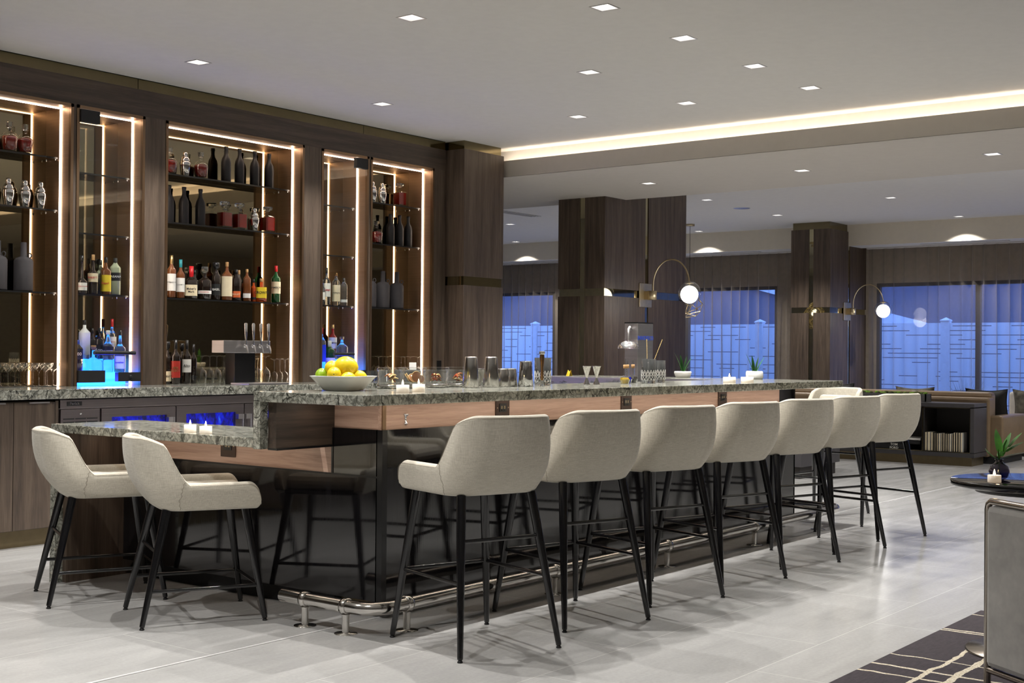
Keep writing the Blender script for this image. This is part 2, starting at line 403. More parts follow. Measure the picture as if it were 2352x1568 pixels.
def thing(name, label, cat, loc=(0, 0, 0), rz=0, group=None):
    o = bpy.data.objects.new(name, None); COL.objects.link(o); o.empty_display_size = .05
    o.location = loc; o.rotation_euler = (0, 0, rz); o['label'] = label; o['category'] = cat
    if group: o['group'] = group
    return o
def tag(o, label, cat, group=None, kind=None):
    o['label'] = label; o['category'] = cat
    if group: o['group'] = group
    if kind: o['kind'] = kind
    return o
def struct(name, mb, mat, label=None, parent=None):
    o = mb.build(name, mat, parent)
    if not parent:
        o['kind'] = 'structure'; o['label'] = label; o['category'] = name.split('_')[0]
    return o
def dup(root, loc=None, rz=None, label=None, group=None):
    r_ = root.copy(); COL.objects.link(r_)
    if loc is not None: r_.location = loc
    if rz is not None: r_.rotation_euler = (0, 0, rz)
    if label: r_['label'] = label
    if group: r_['group'] = group
    for ch in list(root.children):
        c = ch.copy(); COL.objects.link(c); c.parent = r_
        for g in list(ch.children):
            d = g.copy(); COL.objects.link(d); d.parent = c
    return r_
def text_mesh(txt, size, mat, parent, mtx, name='lettering', ext=.0004, align='CENTER', bold=0):
    cu = bpy.data.curves.new('t', 'FONT'); cu.body = txt; cu.size = size; cu.extrude = ext; cu.align_x = align; cu.align_y = 'CENTER'; cu.offset = bold
    cu.resolution_u = 2
    t = bpy.data.objects.new('t', cu); COL.objects.link(t); bpy.context.view_layer.update()
    me = bpy.data.meshes.new_from_object(t.evaluated_get(bpy.context.evaluated_depsgraph_get()))
    bpy.data.objects.remove(t); bpy.data.curves.remove(cu)
    me.name = name; me.materials.clear(); me.materials.append(M[mat])
    o = bpy.data.objects.new(name, me); COL.objects.link(o); o.parent = parent; o.matrix_local = mtx
    return o
def face_mtx(loc, ang):
    """text plane standing upright at loc whose outward normal points along heading ang"""
    n_ = Vector((math.cos(ang), math.sin(ang), 0)); up = Vector((0, 0, 1)); x = up.cross(n_)
    mm = Matrix((x, up, n_)).transposed().to_4x4(); mm.translation = Vector(loc); return mm
def holes_plate(x0, x1, y0, y1, z, holes, h, flip=True, th=.0):
    """flat plate with square holes of half size h at the given centres"""
    mb = MB()
    xs = sorted({x0, x1} | {a - h for a, b in holes if x0 < a < x1} | {a + h for a, b in holes if x0 < a < x1})
    ys = sorted({y0, y1} | {b - h for a, b in holes if y0 < b < y1} | {b + h for a, b in holes if y0 < b < y1})
    for i in range(len(xs) - 1):
        for j in range(len(ys) - 1):
            cx, cy = (xs[i] + xs[i + 1]) / 2, (ys[j] + ys[j + 1]) / 2
            if any(abs(cx - a) < h and abs(cy - b) < h for a, b in holes): continue
            mb.add([(xs[i], ys[j], z), (xs[i], ys[j + 1], z), (xs[i + 1], ys[j + 1], z), (xs[i + 1], ys[j], z)], [(0, 1, 2, 3)])
    return mb

CZ = 3.235; LZ = 2.965
# ================================================================== SETTING
struct('floor', MB().box(-10, 15.4, -9, 14, -.1, 0), 'floor', 'pale grey polished stone tile floor of the lounge')
HI = [(1.646, 1.233), (2.121, .18), (3.012, .18), (3.482, 1.21), (3.976, .18), (4.866, .18), (4.853, 1.216), (4.841, 2.249), (3.493, 3.213), (1.666, 3.218)]
HI_L = ['left of centre at the top of the photo, above the back bar', 'nearest the top edge of the photo, right of centre', 'right hand row, second from the top edge',
        'middle row, left of the row over the stools', 'right hand row, third from the top edge', 'last of the right hand row before the lit cove', 'middle row, just left of the last one by the cove',
        'lowest of the middle of the ceiling, near the pillar', 'close to the bronze trim above the second display niche', 'close to the bronze trim above the centre display niche']
FILL = [(x, y) for x in (-7.6, -4.6) for y in (-6.4, -3.0, .6)] + [(-1.4, -5.8), (1.8, -5.4), (4.9, -5.0), (4.6, -2.4)]  # unseen downlights behind the camera, added to fill the room with light
LO = [(7.04, 2.906), (7.06, 1.263), (7.05, -.471)]
FAR = [(10.592, 4.216), (12.739, 4.283), (11.65, 2.202), (14.269, 6.405), (11.721, 8.277), (14.265, 10.115), (14.281, 2.234)]
FAR_FILL = [(14.27, -1.9), (11.6, -1.9), (9.6, -1.0), (9.6, -4.5)]  # more unseen downlights, added to light the lounge outside the view
HID = [(.24, .18), (1.18, .18), (-.2, 1.22), (-.25, 3.215), (-2.0, 1.22), (-2.0, -.9)]
H = .056
ceil = holes_plate(-10, 5.98, -9, 4.0, CZ, HI + HID + FILL, H)
ceil.add([(5.2, 4.0, CZ), (5.2, 4.6, CZ), (5.98, 4.6, CZ), (5.98, 4.0, CZ)], [(0, 1, 2, 3)])
struct('ceiling', ceil, 'paint', 'white painted ceiling above the bar')
c2 = holes_plate(8.1, 14.58, -9, 14, CZ, FAR + FAR_FILL, H)
struct('ceiling', c2, 'paint', 'white painted ceiling of the window lounge beyond the beam')
MB().box(-10, 15.4, -9, 14, CZ + .25, CZ + .35).build('roof_slab', 'black_matte')['kind'] = 'structure'
bm = holes_plate(5.87, 8.1, -9, 14, LZ, LO, H)
bm.box(5.87, 5.885, -9, 14, LZ, 3.123).box(5.885, 5.98, -9, 14, 3.03, 3.045)
bm.box(8.085, 8.1, -9, 14, LZ + .001, CZ + .05)
struct('ceiling', bm, 'paint_beam', 'lower greige ceiling beam with light cove along its edge')
struct('trim_1', MB().box(5.98, 6.0, -9, 4.6, 3.03, CZ + .1), 'paint_white', 'cream inner face of the lit ceiling cove')
ct = thing('cove_light', 'warm white cove light glowing along the edge of the ceiling beam', 'light strip', (5.93, 0, 3.05))
MB().box(-.02, .02, -9, 3.9, 0, .012).build('led_strip', 'cove', ct)
hd = MB().box(14.58, 15.09, -9, 14, 2.915, CZ + .1)
struct('trim_2', hd, 'paint_warm', 'beige drop header above the curtains')
struct('trim_3', MB().box(14.585, 15.085, -9, 14, 2.9145, 2.9155), 'paint_white', 'white underside of the header above the curtains')
# window wall
WX0, WX1 = 15.28, 15.4
wins = [(9.97, 13.2), (5.5, 9.0), (-2.9, 3.83)]
WZ0, WZ1 = .35, 2.375
ww = MB()
ys = [-9] + sorted([v for a in wins for v in a]) + [14]
for i in range(0, len(ys) - 1, 2): ww.box(WX0, WX1, ys[i], ys[i + 1], 0, CZ + .1)
for a, b in wins: ww.box(WX0, WX1, a, b, 0, WZ0).box(WX0, WX1, a, b, WZ1, CZ + .1)
struct('wall_right', ww, 'taupe', 'window wall behind the sheer curtains')
for i, (a, b) in enumerate(wins):
    wr = thing('window_%d' % (i + 1), ['dark framed window left of the middle column', 'dark framed window between the two columns', 'dark framed window behind the sofas on the right'][i], 'window', (WX0, a, 0)); wr['kind'] = 'structure'
    L_ = b - a; fm = MB(); t = .055
    fm.box(0, .08, 0, L_, WZ0, WZ0 + t).box(0, .08, 0, L_, WZ1 - t, WZ1).box(0, .08, 0, t, WZ0, WZ1).box(0, .08, L_ - t, L_, WZ0, WZ1)
    mull = [2.28, .4, -1.3] if i == 2 else ([7.2] if i == 1 else [11.6])
    for y_ in mull: fm.box(0, .08, y_ - a - .035, y_ - a + .035, WZ0, WZ1)
    fm.build('window_frame', 'frame_dark', wr)
    MB().box(.045, .051, t, L_ - t, WZ0 + t, WZ1 - t).build('pane', 'pane', wr)
struct('wall_far', MB().box(-10, 15.4, 14, 14.1, 0, CZ + .3), 'wallroom', 'far end wall of the lounge')
struct('wall_near', MB().box(-10, 15.4, -9.1, -9, 0, CZ + .3), 'wallroom', 'wall of the lounge on the near side')
struct('wall_left', MB().box(-10.1, -10, -9, 14, 0, CZ + .3), 'wallroom', 'end wall of the bar side')
struct('wall_back', MB().box(5.2, 5.8, 4.36, 14, 0, CZ + .1).box(-10, 5.2, 4.36, 4.5, 0, CZ + .1), 'wallroom', 'solid wall mass behind the back bar')
struct('trim_4', MB().box(-9, 8.6, .330, .344, 0, .0035), 'alu', 'thin metal floor strip running along the bar')

# ---------- wood back wall with niches (front plane y=4.0, back 4.3)
NZ0, NZ1 = 1.0, 2.965
NI = [(.373, 1.217), (1.243, 1.812), (1.998, 3.393), (3.592, 4.160), (4.186, 5.028)]
bw = MB()
edges = [-9.9] + [v for a in NI for v in a] + [5.2]
for i in range(0, len(edges) - 1, 2): bw.box(edges[i], edges[i + 1], 4.0, 4.355, 1.0005, NZ1)
struct('wall_back', bw, 'wood', 'dark wood veneer piers between the display niches')
hh = MB().box(-9.9, 5.2, 4.0, 4.355, NZ1, 3.157)
struct('wall_back', hh, 'wood_h', 'dark wood veneer header above the display niches')
cp = MB()
for a, b in ((-9.9, -.6), (-.595, 1.755), (1.76, 4.1), (4.105, 5.2)): cp.box(a, b, 4.012, 4.355, 3.157, CZ)
struct('trim_5', cp, 'cap_bronze', 'bronze mirror strip along the top of the wood wall')
# pillar at the end of the back bar
def pillar(name, x0, x1, y0, y1, ztop, label, strips=(), cap=None, zc=CZ):
    mb = MB(); r_ = .012
    # wood faces with the recessed band; strips = list of (face, centre, halfwidth)
    zb0, zb1 = 1.885, 1.968
    mb.box(x0 + r_, x1 - r_, y0 + r_, y1 - r_, 0, ztop)
    root = struct(name, mb, 'mirror_black', label)
    def panels(z0, z1):
        cuts_x = sorted([s_[1] for s_ in strips if s_[0] == 'x']); cuts_y = sorted([s_[1] for s_ in strips if s_[0] == 'y'])
        hw = .036; wd = MB()
        # -x face runs along y
        a = y0 + r_ + .0012
        for c_ in cuts_x + [None]:
            b = (c_ - hw) if c_ is not None else y1 - r_ - .0012
            wd.box(x0, x0 + r_ + .001, a, b, z0, z1)
            if c_ is not None: a = c_ + hw
        a = x0
        for c_ in cuts_y + [None]:
            b = (c_ - hw) if c_ is not None else x1
            wd.box(a, b, y0, y0 + r_ + .001, z0, z1)
            if c_ is not None: a = c_ + hw
        wd.box(x1 - r_ - .001, x1, y0 + r_ + .0012, y1 - r_ - .0012, z0, z1).box(x0, x1, y1 - r_ - .001, y1, z0, z1)
        wd.build('wood_panel', 'wood', root)
    panels(0, zb0); panels(zb1, ztop)
    bd = MB(); e = .011
    bd.box(x0 + e, x1 - e, y0 + e, y1 - e, zb0 + .001, zb1 - .001).build('mirror_band', 'column_mirror', root)
    for f_, c_ in strips:
        q = MB(); hw = .036
        if f_ == 'x': q.box(x0 + e - .0015, x0 + e, c_ - hw, c_ + hw, 0, ztop)
        else: q.box(c_ - hw, c_ + hw, y0 + e - .0015, y0 + e, 0, ztop)
        q.build('mirror_strip', 'column_mirror', root)
    if cap: MB().box(x0 + .02, x1 - .02, y0 + .02, y1 - .02, ztop, zc).build('bronze_cap', 'cap_bronze', root)
    return root
pillar('wall_pillar', 5.205, 5.80, 3.78, 4.6, 3.155, 'dark wood pillar at the right end of the back bar', (), True)
pillar('wall_column', 7.68, 9.43, 3.85, 4.47, CZ + .02, 'dark wood column with mirror strips in the middle of the room', (('x', 4.15), ('y', 8.55)))
pillar('wall_column', 13.93, 15.27, 4.0, 4.63, 3.13, 'dark wood column with bronze cap on the right', (('x', 4.307), ('y', 14.62)), True)

# ================================================================== LIGHTS
def downlight(x, y, z, label, group=None, power=SPOT_W, size=112, proto=[]):
    t = thing('recessed_downlight', label, 'downlight', (x, y, z), 0, group)
    if not proto:
        rf = MB(); a, b = .0555, .024
        o = [(-a, -a, 0), (a, -a, 0), (a, a, 0), (-a, a, 0)]; i = [(-b, -b, .07), (b, -b, .07), (b, b, .07), (-b, b, .07)]
        rf.add(o + i, [(0, 1, 5, 4), (1, 2, 6, 5), (2, 3, 7, 6), (3, 0, 4, 7)]); rf = rf.build('reflector', 'reflector', t)
        ln = MB().add([(-b, -b, .069), (b, -b, .069), (b, b, .069), (-b, b, .069)], [(0, 1, 2, 3)]).build('lens', 'lens', t)
        tr = MB()
        for x0, x1, y0, y1 in ((-.0655, -.0555, -.0655, .0655), (.0555, .0655, -.0655, .0655), (-.0555, .0555, -.0655, -.0555), (-.0555, .0555, .0555, .0655)): tr.box(x0, x1, y0, y1, -.002, -.0002)
        tr = tr.build('trim_frame', 'brushed', t)
        proto.extend([rf, ln, tr])
    else:
        for p_ in proto:
            c = p_.copy(); COL.objects.link(c); c.parent = t
    ld = bpy.data.lights.new('spot', 'SPOT'); ld.energy = power; ld.spot_size = R(size); ld.spot_blend = .55; ld.shadow_soft_size = .009; ld.color = (1, .965, .92)
    lo = bpy.data.objects.new('lamp', ld); COL.objects.link(lo); lo.parent = t; lo.location = (0, 0, -.015)
    return t
for (x, y), lb in zip(HI, HI_L): downlight(x, y, CZ, 'square recessed downlight, ' + lb)
for x, y in FILL: downlight(x, y, CZ, 'added fill downlight, square and unseen, in the ceiling behind the viewer', 'downlights out of view', power=95)
for x, y in HID: downlight(x, y, CZ, 'square recessed downlight over the bar, just above the top of the photo', 'downlights out of view')
for (x, y), lb in zip(LO, ('left one of the three in the lower ceiling beam', 'middle one of the three in the lower ceiling beam', 'right hand one of the three in the lower ceiling beam')): downlight(x, y, LZ, 'square downlight, ' + lb)
for (x, y), lb in zip(FAR, ('just right of the top of the middle column', 'left of the bronze cap of the right hand column', 'alone in the ceiling right of the bronze capped column', 'against the header right of the middle column', 'upper one of two left of the middle column', 'lower one of two left of the middle column, by the header', 'against the header above the right hand curtain')):
    downlight(x, y, CZ, 'small far ceiling downlight, ' + lb, power=190)
for x, y in FAR_FILL: downlight(x, y, CZ, 'added unseen square fill downlight in the lounge ceiling right of the view', 'downlights out of view', power=190)

def sconce(x, y, label):
    t = thing('wall_sconce', label, 'wall lamp', (x, y, 1.92))
    MB().box(-.13, .13, -.012, 0, -.135, .135, .003).build('back_plate', 'brass', t)
    MB().lathe([(.0, -.05), (.055, -.05), (.055, .05), (0, .05)], (.03, -.075, 0), 24).box(-.03, .03, -.07, -.012, -.045, .045).build('bracket', 'brass', t)
    pts = []; r_ = .285; cy = -.09 - .235
    for k in range(25):
        a = PI - PI * k / 24; pts.append((.03, cy - math.cos(PI - a) * .235 * -1 if 0 else -.09 - .235 + .235 * math.cos(PI * k / 24), .11 + .29 * math.sin(PI * k / 24)))
    pts = [(.03, -.09, .04)] + pts + [(.03, -.56, .10)]
    MB().tube(pts, .008, 10).build('curved_arm', 'brass', t)
    MB().lathe([(0, .105), (.012, .105), (.04, .09), (.05, .083), (0, .083)], (.03, -.56, .04), 24).build('globe_cap', 'brass', t)
    g = MB().sphere((.03, -.56, .02), .128, 28, 14, z0=-.62, z1=.93); g.build('clear_shade', 'ware', t)
    MB().sphere((.03, -.56, .0), .099, 24, 14).build('opal_globe', 'opal', t)
    ld = bpy.data.lights.new('globe', 'POINT'); ld.energy = 5; ld.shadow_soft_size = .1; ld.color = (1, .95, .88)
    lo = bpy.data.objects.new('lamp', ld); COL.objects.link(lo); lo.parent = t; lo.location = (.03, -.56, -.11)
    return t
sconce(8.51, 3.85, 'brass arc sconce with glowing globe on the middle column')
sconce(14.53, 4.0, 'brass arc sconce with glowing globe on the right hand column')

def wire_pendant(x, y, zc, r_, drop, label, light=2):
    t = thing('wire_pendant', label, 'pendant lamp', (x, y, CZ), 0, None)
    MB().lathe([(0, 0), (.07, 0), (.07, -.03), (0, -.03)][::-1], n=24).build('canopy', 'brass', t)
    MB().tube([(0, 0, -.02), (0, 0, zc + r_ - CZ)], .004, 6).build('cord', 'black', t)
    rnd = random.Random(int(x * 100)); pts = []
    for k in range(20):
        z = 1 - 2 * (k + .5) / 20; a = k * 2.39996 + rnd.random() * .6; q = math.sqrt(1 - z * z) * (1 if z < .3 else .8)
        pts.append(Vector((q * math.cos(a), q * math.sin(a), z * 1.15)) * r_)
    mb = MB(); done = set()
    for i, p in enumerate(pts):
        for j in sorted(range(20), key=lambda q_: (pts[q_] - p).length)[1:5]:
            if (min(i, j), max(i, j)) in done: continue
            done.add((min(i, j), max(i, j))); mb.tube([p, pts[j]], .006, 5)
    o = mb.build('wire_cage', 'gold', t); o.location = (0, 0, zc - CZ)
    MB().sphere((0, 0, zc - CZ + .05), .035, 12, 8).build('bulb', 'opal', t)
    return t
wire_pendant(13.2, 5.955, 2.03, .20, 0, 'gold wire cage pendant hanging beside the middle column sconce')
wire_pendant(10.75, 5.72, 1.93, .19, 0, 'gold wire pendant behind the middle column, seen mirrored in the right column')
wire_pendant(10.2, 5.95, 2.0, .19, 0, 'second gold wire pendant hidden behind the middle column')

def vent(name, x0, x1, y0, y1, z, label, n, along='x'):
    t = thing(name, label, 'vent', ((x0 + x1) / 2, (y0 + y1) / 2, z)); hx, hy = (x1 - x0) / 2, (y1 - y0) / 2
    MB().box(-hx, hx, -hy, hy, -.003, -.0005).build('slot', 'black_matte', t)
    mb = MB()
    for k in range(n + 1):
        if along == 'x': yy = -hy + 2 * hy * k / n; mb.box(-hx, hx, yy - .006, yy + .006, -.008, -.003)
        else: xx = -hx + 2 * hx * k / n; mb.box(xx - .006, xx + .006, -hy, hy, -.008, -.003)
    mb.build('grille_bar', 'paint_white', t)
vent('linear_vent', 8.8, 11.0, 7.16, 7.33, CZ, 'long slot air vent in the far ceiling left of the middle column', 3)
vent('linear_vent', 14.78, 14.88, 1.7, 2.97, 2.9145, 'slot air vent under the header above the right curtain', 2, 'y')
vent('linear_vent', 14.78, 14.88, 5.6, 6.85, 2.9145, 'slot air vent under the header between the columns', 2, 'y')
vent('linear_vent', 14.78, 14.88, 9.5, 11.0, 2.9145, 'slot air vent under the header left of the middle column', 2, 'y')
sp_ = thing('ceiling_speaker', 'round white speaker grille in the far ceiling between the columns', 'speaker', (11.68, 4.29, CZ))
MB().lathe([(0, -.006), (.10, -.006), (.115, 0)], n=28).build('grille', 'brushed', sp_)

# ================================================================== CURTAINS
def curtain(y0, y1, label, seed):
    rnd = random.Random(seed); mb = MB(); n = int((y1 - y0) / .016); lows = []
    ph = [rnd.uniform(0, 6) for _ in range(4)]
    rings = []
    per = .17; NP = int((y1 - y0) / per); amp = [rnd.uniform(.010, .062) for _ in range(NP + 2)]; xa = [rnd.uniform(.018, .05) for _ in range(NP + 2)]; st = 14
    for zi, z in enumerate((.03, .5, 1.0, 1.5, 2.0, 2.4, 2.9)):
        row = []; g_ = .75 + .25 * math.cos(z * 1.1)
        for k in range(NP * st + 1):
            i_, f_ = divmod(k, st); t = k / st; a0 = amp[i_] * (1 - f_ / st) + amp[i_ + 1] * f_ / st; b0 = xa[i_] * (1 - f_ / st) + xa[i_ + 1] * f_ / st
            y = y0 + t * per + a0 * g_ * math.sin(2 * PI * t) + .012 * math.sin(t * 1.7 + z * .8 + ph[0])
            row.append((15.155 + b0 * math.cos(2 * PI * t + .3 * math.sin(z + ph[1])), y, z))
        rings.append(row)
    mb.rings(rings, False, False, True, closed=False)
    t = thing('sheer_curtain', label, 'curtain', (0, 0, 0)); o = mb.build('sheer_fabric', 'sheer', t)
    MB().box(15.11, 15.2, y0, y1, 2.9, 2.914).build('curtain_track', 'paint_white', t)
curtain(8.75, 12.6, 'sheer brown curtain left of the middle column', 1)
curtain(4.66, 8.7, 'sheer brown curtain between the two columns', 2)
curtain(-3.4, 3.93, 'long sheer brown curtain behind the sofas on the right', 3)

# ================================================================== OUTSIDE
struct('ground_outside', MB().box(15.4, 60, -30, 40, -.2, -.05), 'ground', 'paved ground outside the windows')
fx = 19.0
posts = [13.18 - 1.83 * k for k in range(-3, 11)]
fence = thing('vinyl_fence', 'white slotted privacy fence standing outside the windows', 'fence', (fx, 0, -.05))
for i, y_ in enumerate(posts):
    MB().box(-.07, .07, y_ - .075, y_ + .075, 0, 1.93).lathe([(.12, 1.93), (.12, 1.95), (0, 2.0)], (0, y_, 0), 4, rot=PI / 4, smooth=False).build('post', 'vinyl', fence)
for a, b in zip(posts[1:], posts[:-1]): MB().box(-.02, .02, a + .075, b - .075, .02, 1.90).build('panel', 'fence', fence)
ub = thing('utility_box', 'dark grey utility box mounted on the fence', 'box', (fx - .1, 6.72, 1.45))
MB().box(-.08, .03, -.16, .16, -.16, .16).build('cabinet', 'build', ub); MB().box(-.085, -.08, -.16, .16, -.03, -.015).build('seam_line', 'build_trim', ub)
nb = thing('neighbour_building', 'dark house with pale roof rake boards beyond the fence', 'building', (27, 4, -.05))
MB().box(0, 6, -14, 30, 0, 6.5).build('wall', 'build', nb)
def board(mb, y0, z0, y1, z1, w_, x=0):
    d = Vector((0, y1 - y0, z1 - z0)).normalized(); q = Vector((0, -d.z, d.y)) * w_ / 2
    a = [Vector((x - .12, y0, z0)) + q, Vector((x - .12, y1, z1)) + q, Vector((x - .12, y1, z1)) - q, Vector((x - .12, y0, z0)) - q]
    b = [p + Vector((.12, 0, 0)) for p in a]
    return mb.add(a + b, [(3, 2, 1, 0), (4, 5, 6, 7), (0, 1, 5, 4), (1, 2, 6, 5), (2, 3, 7, 6), (3, 0, 4, 7)])
board(MB(), 10.0, 3.75, 3.0, 1.9, .28).build('rake_board', 'build_trim', nb)
board(MB(), -3.2, 3.2, -10.2, 1.4, .05).build('rake_board', 'build_trim', nb)
board(MB(), -3.2, 2.95, -10.2, 1.15, .05).build('rake_board', 'build_trim', nb)
MB().box(-.05, 0, -3.2, 4.5, 3.18, 3.22).build('siding_line', 'build_trim', nb)

# shelf and counter contents: kind / position / size tables
SIMPLE = [
    ('decanter_round', 0.862, 4.213, 2.603, 'round red decanter, left of the pair on the top shelf of the leftmost niche'),
    ('decanter_round', 0.979, 4.213, 2.603, 'round red decanter, right of the pair on the top shelf of the leftmost niche'),
    ('shaker', 0.858, 4.213, 2.235, 'chrome cocktail shaker, leftmost of three on the second shelf of the leftmost niche'),
    ('shaker', 0.983, 4.213, 2.235, 'chrome cocktail shaker, middle of three on the second shelf of the leftmost niche'),
    ('shaker', 1.106, 4.213, 2.235, 'chrome cocktail shaker, rightmost of three on the second shelf of the leftmost niche'),
    ('jug', 0.785, 4.213, 1.658, 'charcoal ceramic jug cut by the left edge of the photo'),
    ('jug', 0.979, 4.213, 1.658, 'charcoal ceramic jug with ring handle, whole one in the leftmost niche'),
    ('decanter_round', 2.197, 4.213, 2.603, 'red decanter half hidden behind the left frame of the centre niche'),
    ('shaker', 2.345, 4.213, 2.603, 'chrome shaker on the top shelf of the centre niche'),
    ('decanter_round', 2.496, 4.213, 2.603, 'round red decanter right of the chrome shaker on the top shelf of the centre niche'),
    ('black_bottle', 2.748, 4.213, 2.603, 'matte black bottle, leftmost of four on the top shelf of the centre niche'),
    ('black_bottle', 2.886, 4.213, 2.603, 'matte black bottle, second of four on the top shelf of the centre niche'),
    ('black_bottle', 3.046, 4.213, 2.603, 'matte black bottle, third of four on the top shelf of the centre niche'),
    ('black_bottle', 3.201, 4.213, 2.603, 'matte black bottle, last of four on the top shelf of the centre niche'),
    ('black_bottle', 2.197, 4.213, 2.235, 'matte black bottle half hidden by the frame, second shelf of the centre niche'),
    ('black_bottle', 2.337, 4.213, 2.235, 'matte black bottle, middle of three on the second shelf of the centre niche'),
    ('black_bottle', 2.496, 4.213, 2.235, 'matte black bottle, right of three on the second shelf of the centre niche'),
    ('decanter_square', 2.739, 4.213, 2.235, 'square dark red decanter, left of three on the second shelf of the centre niche'),
    ('decanter_square', 2.891, 4.213, 2.235, 'square dark red decanter, middle of three on the second shelf of the centre niche'),
    ('shaker', 3.046, 4.213, 2.235, 'chrome shaker between square decanters on the second shelf of the centre niche'),
    ('decanter_square', 3.191, 4.213, 2.235, 'bright red square decanter in front of the light strip, second shelf of the centre niche'),
    ('shaker', 4.431, 4.213, 2.603, 'chrome shaker beside the left frame on the top shelf of the rightmost niche'),
    ('shaker', 4.556, 4.213, 2.603, 'second chrome shaker on the top shelf of the rightmost niche'),
    ('decanter_square', 4.795, 4.213, 2.603, 'square red decanter on the top shelf of the rightmost niche'),
    ('decanter_round', 4.487, 4.213, 2.235, 'round dark red decanter on the second shelf of the rightmost niche'),
    ('black_bottle', 4.672, 4.213, 2.235, 'matte black bottle, left of three on the second shelf of the rightmost niche'),
    ('black_bottle', 4.795, 4.213, 2.235, 'matte black bottle, middle of three on the second shelf of the rightmost niche'),
    ('black_bottle', 4.914, 4.213, 2.235, 'matte black bottle, right of three on the second shelf of the rightmost niche'),
    ('jug', 4.403, 4.213, 1.658, 'charcoal jug half hidden by the left frame of the rightmost niche'),
    ('jug', 4.579, 4.213, 1.658, 'charcoal jug in the middle of the lower shelf of the rightmost niche'),
    ('jug', 4.765, 4.213, 1.658, 'charcoal jug with ring handle, right of the lower shelf of the rightmost niche'),
]
